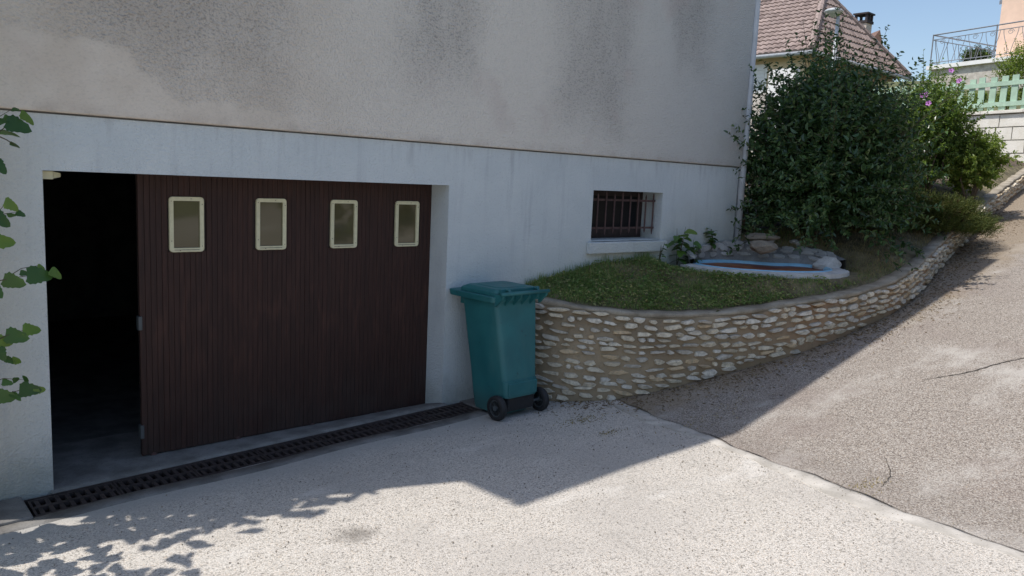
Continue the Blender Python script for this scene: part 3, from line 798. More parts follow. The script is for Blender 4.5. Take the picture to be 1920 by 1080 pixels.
def shoots_shrub(root, center, rad, n_shoots, per, L, W, mat, stems=9, lift=.25, inner=1500, spread=.45, zmin=None, bark='bark', spike=.15, low=0.0):
    c = np.array(center, float); R = np.array(rad, float); base0 = np.array(root.location)
    dirs = unit(rng.normal(size=(n_shoots, 3)))
    dirs[:, 2] = np.abs(dirs[:, 2]) * np.where(rng.random(n_shoots) < .72, 1, -.8)
    lump = 1 + .16 * np.sin(dirs[:, 0] * 5 + 1.3) * np.sin(dirs[:, 1] * 6 + .4) + .10 * np.sin(dirs[:, 2] * 7 + dirs[:, 0] * 4)
    if low: # fuller skirt
        k = rng.random(n_shoots) < .48; dirs[k, 2] = rng.uniform(-.95, -.1, k.sum()); h_n = np.hypot(dirs[:, 0], dirs[:, 1]) + 1e-6; dirs[k, :2] *= (rng.uniform(.85, 1.0, k.sum()) / h_n[k])[:, None] * low * 1.25
    ext = (rng.uniform(.72, 1.0, n_shoots) + spike * (rng.random(n_shoots) < .16) * rng.random(n_shoots)) * lump
    tip = c + dirs * R * ext[:, None]
    st = c + dirs * R * (ext * rng.uniform(.25, .55, n_shoots))[:, None] - np.array([0, 0, 1]) * R[2] * .18
    B = []; D = []; N = []; Ls = []; twig = MB()
    for i in range(n_shoots):
        a, b = st[i], tip[i]; ln = np.linalg.norm(b - a); m = int(per * rng.uniform(.7, 1.25))
        dd = unit((b - a)[None])[0] + np.array([0, 0, lift]); dd /= np.linalg.norm(dd)
        tt = np.sort(rng.random(m)) ** .75
        bend = np.array([0, 0, 1]) * lift * ln * .3
        pos = a + (b - a) * tt[:, None] + bend * (tt ** 2)[:, None]
        ax = unit(np.cross(dd, [.3, .2, .9])[None])[0]; ay = np.cross(dd, ax)
        ph = rng.uniform(0, 6.28) + np.arange(m) * 2.4
        side = ax * np.cos(ph)[:, None] + ay * np.sin(ph)[:, None]
        dl = unit(side * .9 + dd * .65 + rng.normal(size=(m, 3)) * .28)
        B.append(pos); D.append(dl)
        N.append(unit(np.array([0, 0, 1.0]) + dd * .3 + rng.normal(size=(m, 3)) * .55))
        Ls.append(L * rng.uniform(.6, 1.15, m) * (1.08 - .45 * tt))
        if i % 2 == 0:
            twig.tube([a, a + (b - a) * .5 + bend * .25, b + bend], [.006, .004, .002], 4, False)
    # inner mass so the crown is not see-through
    q = unit(rng.normal(size=(inner, 3))) * (rng.random(inner) ** .4)[:, None] * .72
    B.append(c + q * R); D.append(unit(rng.normal(size=(inner, 3)))); N.append(unit(rng.normal(size=(inner, 3)))); Ls.append(L * rng.uniform(.7, 1.2, inner))
    B = np.vstack(B); D = np.vstack(D); N = np.vstack(N); Ls = np.concatenate(Ls)
    if zmin is not None:
        gz = zmin(B[:, 0], B[:, 1]); k = B[:, 2] > gz + .02; B, D, N, Ls = B[k], D[k], N[k], Ls[k]
    V, F = leaves(B, D, N, Ls, Ls * W)
    cr = new_obj("crown", np_mesh("crown", V, F, False), mat, root)
    for k in range(stems):
        a = rng.uniform(0, 6.28); e = c + np.array([math.cos(a), math.sin(a), rng.uniform(-.1, .5)]) * R * .55
        b0 = base0 + np.array([math.cos(a), math.sin(a), 0]) * .12; b0[2] = base0[2] - .05
        md = (b0 + e) / 2 + rng.normal(size=3) * .05
        MB().tube([b0, md, e], [.022, .016, .006], 6).build("stem", M[bark], root, smooth=True)
    twig.build("twigs", M['twig'], root)
    return cr

def gz(x, y): return float(garden(x, y))
# big dark shrub at the house corner
b_ = empty("shrub", (8.95, -.35, gz(8.95, -.35)), "big dark green leafy shrub beside the house corner", "shrub")
shoots_shrub(b_, (8.98, -.50, 2.64), (1.76, 1.30, 1.42), 1120, 24, .098, .52, M['leaf_dark'], stems=12, inner=6500, zmin=garden, spike=.36, low=.75)

# ================================================================== WHEELIE BIN (local frame: back with wheels = -y)
def build_bin(loc, rz):
    root = empty("wheelie_bin", loc, "green two wheeled rubbish bin standing at the end of the stone wall", "bin")
    root.rotation_euler = (0, 0, rz)
    def part(mb, name, mat, parent=None, smooth=False, bevel=0, seg=2):
        o = bpy.data.objects.new(name, mb.mesh(name, smooth)); COL.objects.link(o); o.data.materials.append(mat); o.parent = parent or root
        if bevel:
            m = o.modifiers.new("bevel", 'BEVEL'); m.width = bevel; m.segments = seg; m.limit_method = 'ANGLE'; m.angle_limit = math.radians(40)
        return o
    def sect(z, yb, yf, hw, r=.05, n=5):
        pts = []
        for (cx, cy, a0) in ((hw - r, yf - r, 0), (-hw + r, yf - r, 90), (-hw + r, yb + r, 180), (hw - r, yb + r, 270)):
            for k in range(n + 1):
                a = math.radians(a0 + 90 * k / n); pts.append((cx + r * math.cos(a), cy + r * math.sin(a), z))
        return pts
    body = MB().loft([sect(.02, -.25, .105, .175), sect(.05, -.26, .115, .18), sect(.185, -.265, .135, .19), sect(.187, -.345, .135, .19), sect(.33, -.335, .15, .20), sect(.332, -.322, .15, .20), sect(.68, -.275, .20, .225), sect(1.05, -.225, .252, .25)])
    bo = part(body, "body", M['bin'], None, True)
    m = bo.modifiers.new("split", 'EDGE_SPLIT'); m.split_angle = math.radians(38)
    # rim flange all round, running out into a lip at the front
    rim = MB().loft([sect(1.035, -.235, .262, .262), sect(1.015, -.245, .375, .292), sect(1.062, -.25, .385, .298), sect(1.066, -.245, .38, .293), sect(1.068, -.2, .24, .24), sect(1.03, -.2, .24, .24)], False, False)
    part(rim, "rim", M['bin'], bo, False, .003)
    for sx in (-.2, -.1, 0, .1, .2):
        part(MB().box(sx - .006, sx + .006, .245, .30, .94, 1.015), "front_rib", M['bin'], bo)
    part(MB().box(-.17, .17, -.352, -.325, .20, .318), "foot_panel", M['bin'], bo, False, .006)
    # lid: bevelled skirt sitting on the rim, flat top with a shallow raised crown
    lid = MB().loft([sect(1.068, -.235, .262, .262, .04), sect(1.098, -.238, .258, .26, .04), sect(1.122, -.235, .215, .238, .05), sect(1.128, -.225, .20, .228, .05)], True, True)
    li = part(lid, "lid", M['bin'], None, False, .004)
    part(MB().loft([sect(1.128, -.19, .16, .19, .06), sect(1.137, -.17, .14, .17, .06)], False, True), "lid_crown", M['bin'], li, False, .004)
    part(MB().box(-.235, .235, -.262, -.236, 1.085, 1.135), "lid_hinge", M['bin'], li, False, .008)
    for sx in (-.17, .17):
        part(MB().tube([(sx, -.245, 1.12), (sx, -.29, 1.125), (sx, -.318, 1.105)], .013, 8), "lid_lug", M['bin'], li, True)
    # handle bar with lugs
    hd = part(MB().tube([(-.285, -.325, 1.10), (.285, -.325, 1.10)], .0165, 12), "handle", M['bin'], None, True)
    for sx in (-.262, -.15, -.05, .05, .15, .262):
        w = .012 if abs(sx) > .2 else .006
        part(MB().add([(sx - w, -.215, 1.085), (sx - w, -.33, 1.095), (sx - w, -.32, 1.06), (sx - w, -.235, .98), (sx + w, -.215, 1.085), (sx + w, -.33, 1.095), (sx + w, -.32, 1.06), (sx + w, -.235, .98)],
                      [(0, 1, 2, 3), (7, 6, 5, 4), (0, 4, 5, 1), (1, 5, 6, 2), (2, 6, 7, 3)]), "handle_lug", M['bin'], hd)
    # wheels
    WY, WR = -.30, .11
    part(MB().tube([(-.27, WY, WR), (.27, WY, WR)], .012, 10), "axle", M['hub'])
    part(MB().box(-.16, .16, -.33, -.24, .06, .183), "axle_housing", M['rubber'], None, False, .01)
    for sx in (-1, 1):
        xc = sx * .258; hw = .027
        prof = [(-hw, .074), (-hw, .096), (-hw * .75, .107), (0, WR), (hw * .75, .107), (hw, .096), (hw, .074)]
        n = 28; tm = MB()
        circ = lambda px, r: [(xc + px, WY + r * math.cos(2*PI*k/n), WR + r * math.sin(2*PI*k/n)) for k in range(n)]
        tm.loft([circ(px, r) for px, r in prof], False, False)
        wh = part(tm, "wheel", M['rubber'], None, True)
        rm = MB()
        for px0, px1, r0, r1 in ((-.02, .02, .065, .0745), (-.027, .027, .001, .022)):
            rm.loft([circ(px0, r0), circ(px0, r1), circ(px1, r1), circ(px1, r0)], False, False)
        for k in range(8):
            a = 2 * PI * k / 8
            rm.bar((xc, WY + .02 * math.cos(a), WR + .02 * math.sin(a)), (xc, WY + .067 * math.cos(a), WR + .067 * math.sin(a)), .024, .008, (1, 0, 0))
        part(rm, "hub", M['hub'], wh)
        part(MB().tube([(xc - .004, WY, WR), (xc + .004, WY, WR)], .066, 20), "wheel_disc", M['rubber'], wh)
    return root
build_bin((3.475, -.395, .014), math.radians(2))

# ================================================================== MORE PLANTS
j_ = empty("juniper", (11.3, -1.1, gz(11.3, -1.0)), "low spreading yellow green juniper spilling over the stone wall", "shrub")
def juniper(root, c, R, n, mat):
    c = np.array(c); R = np.array(R); dirs = unit(rng.normal(size=(n, 3))); dirs[:, 2] = np.abs(dirs[:, 2]) * .9 - .12
    lump = 1 + .10 * np.sin(dirs[:, 0] * 9 + 2) * np.sin(dirs[:, 1] * 8) + .06 * np.sin(dirs[:, 2] * 15)
    B = []; D = []; N = []; L = []; W = []
    for i in range(n):
        e = rng.uniform(.70, 1.03) * lump[i]; tip = c + dirs[i] * R * e
        d = unit((dirs[i] * np.array([1, 1, .5]) + np.array([0, 0, .55]) + rng.normal(size=3) * .3)[None])[0]
        m = 13; t = np.linspace(0, 1, m); pos = tip - d * .17 + d * .2 * t[:, None]
        ph = np.arange(m) * 2.4 + rng.uniform(0, 6); ax = unit(np.cross(d, [.2, .3, .9])[None])[0]; ay = np.cross(d, ax)
        sd = ax * np.cos(ph)[:, None] + ay * np.sin(ph)[:, None]
        B.append(pos); D.append(unit(sd * .55 + d * .9)); N.append(unit(rng.normal(size=(m, 3)))); L.append(rng.uniform(.05, .085, m) * (1.1 - .5 * t)); W.append(np.full(m, .0085))
    V, F = leaves(np.vstack(B), np.vstack(D), np.vstack(N), np.concatenate(L), np.concatenate(W), .1, .05)
    new_obj("crown", np_mesh("crown", V, F), mat, root)
    m = 2600; q = unit(rng.normal(size=(m, 3))); q[:, 2] = np.abs(q[:, 2]) - .15
    V, F = leaves(c + q * R * .74 * (rng.random(m) ** .4)[:, None], unit(rng.normal(size=(m, 3))), unit(rng.normal(size=(m, 3))), rng.uniform(.07, .13, m), np.full(m, .035))
    new_obj("inner_twigs", np_mesh("inner_twigs", V, F), M['needle_in'], root)
    for k in range(7):
        a = k * .9; MB().tube([(root.location.x, root.location.y, root.location.z - .05), tuple(c + np.array([math.cos(a), math.sin(a), .1]) * R * .5)], [.02, .008], 6).build("stem", M['bark'], root)
juniper(j_, (11.35, -1.0, 1.72), (1.15, .78, .60), 1900, M['needle'])
j2 = empty("juniper", (10.55, -.25, gz(10.55, -.25)), "dark shaded juniper mound at the foot of the big dark shrub", "shrub")
juniper(j2, (10.55, -.25, 1.85), (1.15, .95, .95), 1700, M['needle'])

h_ = empty("hibiscus", (13.5, .1, gz(13.5, .1)), "tall sunlit hibiscus shrub with mauve flowers below the terrace", "shrub")
hcr = shoots_shrub(h_, (13.45, .05, 3.15), (.86, .80, 1.22), 460, 25, .075, .60, M['leaf_mid'], stems=9, inner=2200, zmin=garden, spike=.22)
p_ = empty("sunlit_shrub", (13.9, -.55, gz(13.9, -.5)), "low bright green shrub in full sun beside the driveway wall", "shrub")
shoots_shrub(p_, (13.95, -.5, 2.72), (.72, .62, .62), 380, 25, .085, .50, M['leaf_light'], stems=8, inner=1400, zmin=garden, spike=.25)
# mauve flowers on the hibiscus
def from_px(u, v, depth):
    d = _w + _r * ((u - 960) / 1480.03) - _u * ((v - 540) / 1480.03); return CAMP + d * depth
pet = MB()
for k in range(5):
    a = 2 * PI * k / 5; c0, s0 = math.cos(a), math.sin(a); c1, s1 = math.cos(a + .55), math.sin(a + .55); c2, s2 = math.cos(a - .55), math.sin(a - .55); cm, sm = math.cos(a), math.sin(a)
    pet.add([(0, 0, 0), (c2 * .03, s2 * .03, .012), (c2 * .05, s2 * .05, .022), (cm * .06, sm * .06, .016), (c1 * .05, s1 * .05, .024), (c1 * .03, s1 * .03, .012)], [(0, 1, 2, 3), (0, 3, 4, 5)])
pet_me = pet.mesh("flower"); pet_me.materials.append(M['petal'])
eye_me = MB().tube([(0, 0, .004), (0, 0, .03)], [.012, .003], 6).mesh("flower_eye"); eye_me.materials.append(M['petalcore'])
for (u, v, dpt) in ((1728, 180, 12.75), (1737, 178, 12.7), (1741, 194, 12.6), (1783, 133, 13.0), (1799, 152, 12.8)):
    P = from_px(u, v, dpt); n = (CAMP - P).normalized() + Vector((random.uniform(-.5, .5), random.uniform(-.5, .5), .5))
    q = n.to_track_quat('Z', 'Y').to_euler()
    f = new_obj("flower", pet_me, None, h_, P, q, (.8, .8, .8))
    e = bpy.data.objects.new("flower_eye", eye_me); COL.objects.link(e); e.parent = f

# ---- grass
def blades(name, x, y, z, hgt, wid, mat, label, lean=.5):
    n = len(x); a = rng.uniform(0, 6.28, n); l = rng.uniform(.1, lean, n) * hgt
    b = np.c_[x, y, z - .008]; sd = np.c_[-np.sin(a), np.cos(a), 0 * a] * wid[:, None]; dr = np.c_[np.cos(a), np.sin(a), 0 * a]
    V = np.stack([b - sd, b + sd, b + sd * .7 + dr * (l * .35)[:, None] + np.c_[0*a, 0*a, hgt * .6], b - sd * .7 + dr * (l * .35)[:, None] + np.c_[0*a, 0*a, hgt * .6],
                  b + dr * l[:, None] + np.c_[0*a, 0*a, hgt]], 1).reshape(-1, 3)
    o = (np.arange(n) * 5)[:, None]
    F = np.concatenate([o + [[0, 1, 2]], o + [[0, 2, 3]], o + [[3, 2, 4]]], 0)
    ob = new_obj(name, np_mesh(name, V, F), mat); tag(ob, label, "grass", kind="stuff"); return ob
def sample_bed(n, x0, x1, dens):
    x = rng.uniform(x0, x1, n * 3); yw = wall_y(x) + .02; y = yw + (np.minimum(.0, -.02) - yw) * rng.random(n * 3)
    k = (rng.random(n * 3) < dens(x, y)) & ~in_pond(x, y, 1.46 + .05 * np.sin(x * 17) * np.sin(y * 13)); return x[k][:n], y[k][:n]
def patch(x, y, f=1.0): return .5 + .5 * np.sin(x * 2.7 * f + 1.1 * np.sin(y * 3.1 * f)) * np.sin(y * 3.6 * f + .8 * np.sin(x * 2.2 * f))
def area_d(x, y): return np.clip((-wall_y(x)) / 1.6, .15, 1)
x, y = sample_bed(30000, 4.1, 8.6, lambda x, y: area_d(x, y) * (.25 + .75 * patch(x, y)) * np.where(x > 7.6, .3, 1))
near_wall = np.exp(-np.abs(y) / .18)
blades("grass", x, y, garden(x, y), rng.uniform(.014, .05, len(x)) * (1 + 1.5 * near_wall) * (.6 + .8 * patch(x, y, 2.3)), rng.uniform(.0015, .003, len(x)), M['grass'], "short green lawn grass growing behind the stone wall")
x, y = sample_bed(21000, 4.1, 11.5, lambda x, y: area_d(x, y) * np.clip(1.25 - 1.3 * patch(x, y), .05, 1) * np.where(x > 7.6, 1, .7))
blades("dry_grass", x, y, garden(x, y), rng.uniform(.015, .06, len(x)), rng.uniform(.0012, .0026, len(x)), M['dry'], "dry straw coloured grass between the lawn and the junipers", 1.2)
# clover-like ground leaves among the grass
x, y = sample_bed(8200, 4.1, 7.7, lambda x, y: area_d(x, y) * patch(x + 1, y, 1.6))
n = len(x); V, F = leaves(np.c_[x, y, garden(x, y) + rng.uniform(.008, .04, n)], unit(rng.normal(size=(n, 3)) * [1, 1, .25]), unit(rng.normal(size=(n, 3)) * .5 + [0, 0, 1]), rng.uniform(.016, .045, n), rng.uniform(.011, .028, n))
tag(new_obj("clover", np_mesh("clover", V, F), M['grass']), "small clover leaves scattered through the green lawn", "ground cover", kind="stuff")
# straw, dead leaves and grit along the foot of the stone wall
n = 5200; s = rng.uniform(.5, WLEN * .75, n) ** 1.0; off = np.abs(rng.normal(size=n)) * .26 + .02
W_ = np.array([np.r_[wall_at(q)[0][:2], wall_at(q)[2]] for q in s]); x = W_[:, 0] + W_[:, 2] * off; y = W_[:, 1] + W_[:, 3] * off
V, F = leaves(np.c_[x, y, G(x, y) + rng.uniform(.002, .012, n)], unit(rng.normal(size=(n, 3)) * [1, 1, .12]), unit(rng.normal(size=(n, 3)) * .35 + [0, 0, 1]), rng.uniform(.012, .05, n), rng.uniform(.003, .012, n))
tag(new_obj("leaf_litter", np_mesh("leaf_litter", V, F), M['litter']), "dead leaves and straw lying along the foot of the stone wall", "leaf litter", kind="stuff")
for (cx, cy, sx, sy, n, lb) in ((3.80, -1.18, .13, .06, 240, "small tuft of dried moss on the apron near the bin"), (3.66, -1.60, .08, .03, 110, "thin dried moss smear on the shaded apron"), (4.72, -1.9, .3, .08, 150, "sparse straw by the seam at the shadow edge"), (4.02, -3.55, .12, .05, 90, "yellow dry tuft in the seam of the sunlit concrete")):
    x = cx + rng.normal(size=n) * sx; y = cy + rng.normal(size=n) * sy
    blades("dry_tuft", x, y, G(x, y) + .006, rng.uniform(.004, .016, n), rng.uniform(.002, .005, n), M['dry'], lb, 2.5)

# ================================================================== POND
pond = empty("garden_pond", (PC[0], PC[1], PZ - .2), "kidney shaped pond with sky blue rim and rusty brown water", "pond")
nP = len(POND)
def offs(f, z): return [(PC[0] + (x - PC[0]) * f, PC[1] + (y - PC[1]) * f, z) for x, y in POND]
MB().loft([offs(1.04, PZ - .01), offs(1.025, PZ + .008), offs(1.0, PZ + .008), offs(.985, PZ - .02), offs(.95, PZ - .12)], False, True).build("basin", M['blue'], pond, smooth=True)
MB().add(offs(.979, PZ - .028), [tuple(range(nP))]).build("water", M['water'], pond)
# pale cement apron round the front of the pond
rows = [[], [], [], []]
fr = [q for q in range(nP)]
ang = [math.atan2(POND[q][1] - PC[1], POND[q][0] - PC[0]) for q in fr]
order = sorted(fr, key=lambda q: (math.atan2(POND[q][1] - PC[1], POND[q][0] - PC[0]) - 2.5) % (2 * PI))
order = [q for q in order if ((math.atan2(POND[q][1] - PC[1], POND[q][0] - PC[0]) - 2.5) % (2 * PI)) < 3.6]
for i, q in enumerate(order):
    t = i / (len(order) - 1); x, y = POND[q]; d = np.array([x - PC[0], y - PC[1]]); d /= np.hypot(*d)
    wd = .21 + .006 * math.sin(i * 2.1)
    xo, yo = x + d[0] * wd, y + d[1] * wd; yo = min(max(yo, float(wall_y(xo)) + .06), -.05)
    zo = PZ - .008
    rows[0].append((x, y, PZ - .008)); rows[1].append((lerp(x, xo, .35), lerp(y, yo, .35), PZ + .002)); rows[2].append((xo, yo, zo + .005 * math.sin(i * 3))); rows[3].append((xo + d[0] * .01, yo + d[1] * .012, zo - .10))
strip("pond_rim", rows, M['pondrim'], None, smooth=False, parent=pond)
# bank of stones behind the pond
nb_ = 43
_bk = POND[:nb_]; _tn = np.gradient(_bk, axis=0); _tn /= np.linalg.norm(_tn, axis=1, keepdims=True) + 1e-9
_k = np.ones(9) / 9; _on = np.c_[-_tn[:, 1], _tn[:, 0]]; _on = np.c_[[np.convolve(np.pad(_on[:, q], 4, mode='edge'), _k, 'valid') for q in (0, 1)]].T
_f = np.linspace(0, 1, nb_); _rise = np.interp(_f, [0, .12, .3, .5, .7, .88, 1], [.05, .14, .22, .235, .215, .16, .06]); _run = np.interp(_f, [0, .15, .35, .5, .7, .9, 1], [.10, .14, .20, .36, .45, .34, .22])
_bt = np.c_[_bk + _on * .015, np.full(nb_, PZ - .004)]; _tp = np.c_[_bk + _on * _run[:, None], PZ + _rise]
_tp[:, 1] = np.where(_tp[:, 0] < 7.74, np.minimum(_tp[:, 1], -.045), _tp[:, 1])
TOP = _tp[::5]; BOT = _bt[::5]
T_ = catmull(TOP, 6); B_ = catmull(BOT, 6)
bank_rows = []
for f in (0, .12, .3, .5, .7, .88, 1.0):
    bank_rows.append([tuple(B_[i] * (1 - f) + T_[i] * f + np.array([0, 0, .045 * math.sin(PI * min(1, f * 1.2)) + .006 * math.sin(i * 1.7 + f * 9)])) for i in range(len(T_))])
bank_rows.append([(p[0] + .12, p[1] + .02, p[2] - .25) for p in T_])
bank = strip("stone_bank", bank_rows, M['pondmortar'], None, parent=pond)
ps_me = []
for me in stone_me[:8]:
    m2 = me.copy(); m2.materials.clear(); m2.materials.append(M['pondstone']); ps_me.append(m2)
for r, f in enumerate((.2, .42, .62, .84)):
    i = 1.5 + r
    while i < len(T_) - 2:
        a = int(i); p0 = Vector(B_[a] * (1 - f) + T_[a] * f); p1 = Vector(B_[a+1] * (1 - f) + T_[a+1] * f); tg = (p1 - p0).normalized()
        up = (Vector(T_[a]) - Vector(B_[a])).normalized(); nn = tg.cross(up).normalized(); up = nn.cross(tg)
        w = random.uniform(.13, .22); hh = random.uniform(.055, .08)
        pos = p0 + Vector((0, 0, .045 * math.sin(PI * min(1, f * 1.2)) + .002))
        m3 = Matrix((tg, -nn, up)).transposed()
        if nn.z < 0: m3 = Matrix((tg, nn, up)).transposed()
        slant = (Vector(T_[a]) - Vector(B_[a])).length
        if slant > .12:
            new_obj("stone", random.choice(ps_me), None, bank, pos, m3.to_euler(), (w, .024, hh))
        i += (w + random.uniform(.02, .05)) / max(.03, (p1 - p0).length)
def rock(name, loc, size, mat, label=None, seed=1, parent=None, rot=0.0, squash=1.0):
    import bmesh
    bm = bmesh.new(); bmesh.ops.create_icosphere(bm, subdivisions=3, radius=1); r2 = np.random.default_rng(seed)
    planes = unit(r2.normal(size=(11, 3))); dd = r2.uniform(.55, .9, 11)
    for v in bm.verts:
        c = np.array(v.co); c = c / np.linalg.norm(c); k = planes @ c; rr = 1.0
        for a, d in zip(k, dd):
            if a > d: rr = min(rr, d / a)
        rr *= 1 + .04 * math.sin(c[0] * 9 + seed) * math.sin(c[1] * 8) ; v.co = Vector(c * rr * np.array(size))
    me = bpy.data.meshes.new(name); bm.to_mesh(me); bm.free()
    o = new_obj(name, me, mat, parent, loc, (0, 0, rot))
    if label: tag(o, label, "rock")
    return o
rock("boulder", tuple(from_px(1388, 428, 10.7)), (.27, .24, .23), M['boulder'], "large ochre boulder between the house corner and the pond", 3, rot=.4)
rock("boulder", tuple(from_px(1436, 424, 11.0)), (.25, .2, .15), M['boulder'], "smaller ochre boulder half under the dark shrub", 8, rot=1.2)
rock("spout_stone", tuple(from_px(1428, 464, 9.35)), (.20, .15, .085), M['rock'], "thick brown block of the little waterfall above the pond", 5, rot=-.7)
rock("spout_stone", tuple(from_px(1424, 444, 9.6)), (.26, .18, .05), M['rock'], "flat brown slab roofing the little waterfall", 6, rot=-.5)
rock("garden_stone", tuple(_tp[25] + np.array([.03, 0, .03])), (.09, .07, .05), M['pondstone'], "small grey stone on the pond bank, the smaller of two", 12)
rock("garden_stone", tuple(_tp[31] + np.array([.05, 0, .03])), (.15, .09, .06), M['pondstone'], "larger grey stone on the right of the pond bank", 14, rot=.6)
rock("cement_lump", (POND[41][0] + .13, POND[41][1] + .06, PZ + .03), (.20, .15, .10), M['pondrim'], "pale cement block at the right end of the pond bank", 21, rot=-.5)

# ---- broad-leaved weeds under the basement window and by the boulders
def lobed_leaf(seed, teeth=11):
    r2 = random.Random(seed); pts = []
    for k in range(teeth * 2 + 1):
        t = k / (teeth * 2); a = -2.55 + 5.1 * t
        r = (.52 + .16 * math.cos(a) + .10 * math.cos(3 * a)) * (1.06 if k % 2 else .94) * r2.uniform(.95, 1.05)
        if abs(a) < .25: r *= 1.14
        pts.append((r * math.cos(a) + .32, r * math.sin(a) * .92))
    V = [(0, 0, 0)] + [(x, y, .10 * abs(y) - .16 * max(0, x - .4) ** 2 * 1.6 - .25 * y * y * r2.uniform(.6, 1.3)) for x, y in pts]
    V.append((.42, 0, -.01)); c = len(V) - 1
    F = [(c, k, k + 1) for k in range(1, len(pts))] + [(c, 0, 1), (c, len(pts), 0)]
    me = bpy.data.meshes.new("leaf"); me.from_pydata(V, [], F); me.polygons.foreach_set("use_smooth", [True] * len(F)); me.update(); return me
LV = [lobed_leaf(k) for k in range(5)]
for k, me in enumerate(LV): me.materials.append(M['vine'] if k < 3 else M['vine2'])
def weed(loc, h, n, label, size=.09, wid=.12):
    o = empty("weed", loc, label, "weed")
    for k in range(3):
        a = rng.uniform(0, 6.28); top = Vector(loc) + Vector((math.cos(a) * wid * .6, math.sin(a) * wid * .3 - .03, h * rng.uniform(.7, 1)))
        MB().tube([tuple(loc), tuple((Vector(loc) + top) / 2 + Vector((0, 0, .02))), tuple(top)], [.005, .004, .002], 5).build("stem", M['twig'], o)
        for q in range(n // 3):
            f = rng.uniform(.15, 1); p = Vector(loc).lerp(top, f); aa = rng.uniform(0, 6.28); s = size * rng.uniform(.6, 1.1)
            new_obj("leaf", LV[rng.integers(0, 4)], None, o, p + Vector((math.cos(aa), math.sin(aa), 0)) * .012, (rng.uniform(-.5, .5), rng.uniform(-.2, .6), aa), (s, s, s))
    return o
weed((6.42, -.10, gz(6.42, -.10)), .50, 27, "broad leaved weed growing against the wall right of the basement window", .11, .12)
weed((6.78, -.07, gz(6.78, -.07) - .02), .36, 30, "bushy weed between the basement window and the boulder", .09, .2)
weed((6.05, -.12, gz(6.05, -.12)), .30, 12, "thin weed in front of the basement window sill", .06, .08)
weed((7.2, -.05, PZ + .16), .26, 21, "leafy weed behind the pond bank against the house", .08, .2)
weed((5.55, -1.26, gz(5.5, -1.2) - .005), .03, 6, "tiny weed on the lawn edge of the stone wall", .03, .05)

# ================================================================== VINE ON THE LEFT
vine = empty("climbing_vine", (-1.15, -.5, -.1), "broad leaved climber reaching in at the left of the garage opening", "climber")
MB().tube([(-1.15, -.5, -.15), (-1.1, -.45, .6), (-1.2, -.5, 1.3), (-1.05, -.45, 2.0), (-1.1, -.4, 2.9)], [.03, .026, .022, .016, .008], 8).build("trunk", M['bark'], vine, smooth=True)
def spray(pts, leafs):
    P = [Vector(p) for p in pts]
    MB().tube(P, [.006 - .004 * i / (len(P) - 1) for i in range(len(P))], 6).build("shoot", M['twig'], vine, smooth=True)
    for (p, az, pitch, roll, s, k) in leafs:
        new_obj("leaf", LV[k], None, vine, p, (roll, pitch, az), (s * .74,) * 3)
def on(u, v, y=-.55):
    d = _w + _r * ((u - 960) / 1480.03) - _u * ((v - 540) / 1480.03); t = (y - CAMP.y) / d.y; return CAMP + d * t
def leaf_at(u, v, s, az, pitch, roll, k, y=-.55): return (on(u, v, y), az, pitch, roll, s, k)
D = math.radians
spray([(-1.05, -.45, 2.0), (-.7, -.5, 2.2), on(-20, 262), on(10, 238), on(36, 222)], [leaf_at(12, 228, .135, D(-15), D(18), D(70), 0), leaf_at(38, 212, .10, D(10), D(35), D(55), 3), leaf_at(-6, 246, .12, D(-5), D(5), D(20), 0)])
spray([(-.7, -.5, 2.2), on(-10, 252), on(12, 262), on(34, 276)], [leaf_at(18, 268, .06, D(0), D(20), D(35), 1), leaf_at(-12, 300, .10, D(-20), D(50), D(60), 1)])
spray([(-1.1, -.48, 1.75), (-.6, -.52, 1.8), on(-10, 405), on(10, 382)], [leaf_at(8, 378, .10, D(15), D(30), D(70), 3), leaf_at(-16, 400, .12, D(-20), D(40), D(80), 1), leaf_at(-18, 452, .13, D(-5), D(5), D(85), 3)])
spray([(-1.15, -.5, 1.3), (-.6, -.52, 1.36), on(-10, 528), on(20, 522), on(52, 517)], [leaf_at(6, 523, .125, D(-10), D(20), D(95), 0), leaf_at(50, 515, .15, D(0), D(6), D(75), 1), leaf_at(94, 506, .085, D(-5), D(40), D(60), 3), leaf_at(-18, 535, .10, D(-30), D(50), D(60), 2)])
spray([(-1.15, -.5, .95), (-.6, -.52, 1.05), on(-10, 640), on(15, 628), on(42, 620)], [leaf_at(10, 628, .13, D(-10), D(14), D(80), 0), leaf_at(42, 618, .105, D(0), D(8), D(80), 3), leaf_at(-14, 640, .12, D(5), D(10), D(90), 3), leaf_at(-4, 652, .09, D(-40), D(65), D(60), 1)])
spray([(-1.15, -.5, .6), (-.6, -.52, .72), on(-10, 740), on(14, 738), on(36, 732)], [leaf_at(36, 730, .125, D(-5), D(10), D(80), 1), leaf_at(62, 732, .075, D(5), D(5), D(80), 3), leaf_at(-14, 742, .13, D(-12), D(12), D(85), 2), leaf_at(20, 737, .075, D(-30), D(35), D(20), 0)])
# the body of the climber at the house corner, outside the picture
for k in range(230):
    f = rng.random(); z = .35 + 2.6 * f
    ang = rng.uniform(0, 6.28); r = rng.uniform(.1, .75)
    x = -1.25 + math.cos(ang) * r; y = -.62 + math.sin(ang) * .42
    s = rng.uniform(.09, .15)
    new_obj("leaf", LV[rng.integers(0, 5)], None, vine, (min(x, -.60 + .0 * f), y, z), (rng.uniform(-.6, .9), rng.uniform(-.3, .8), rng.uniform(0, 6.28)), (s, s, s))

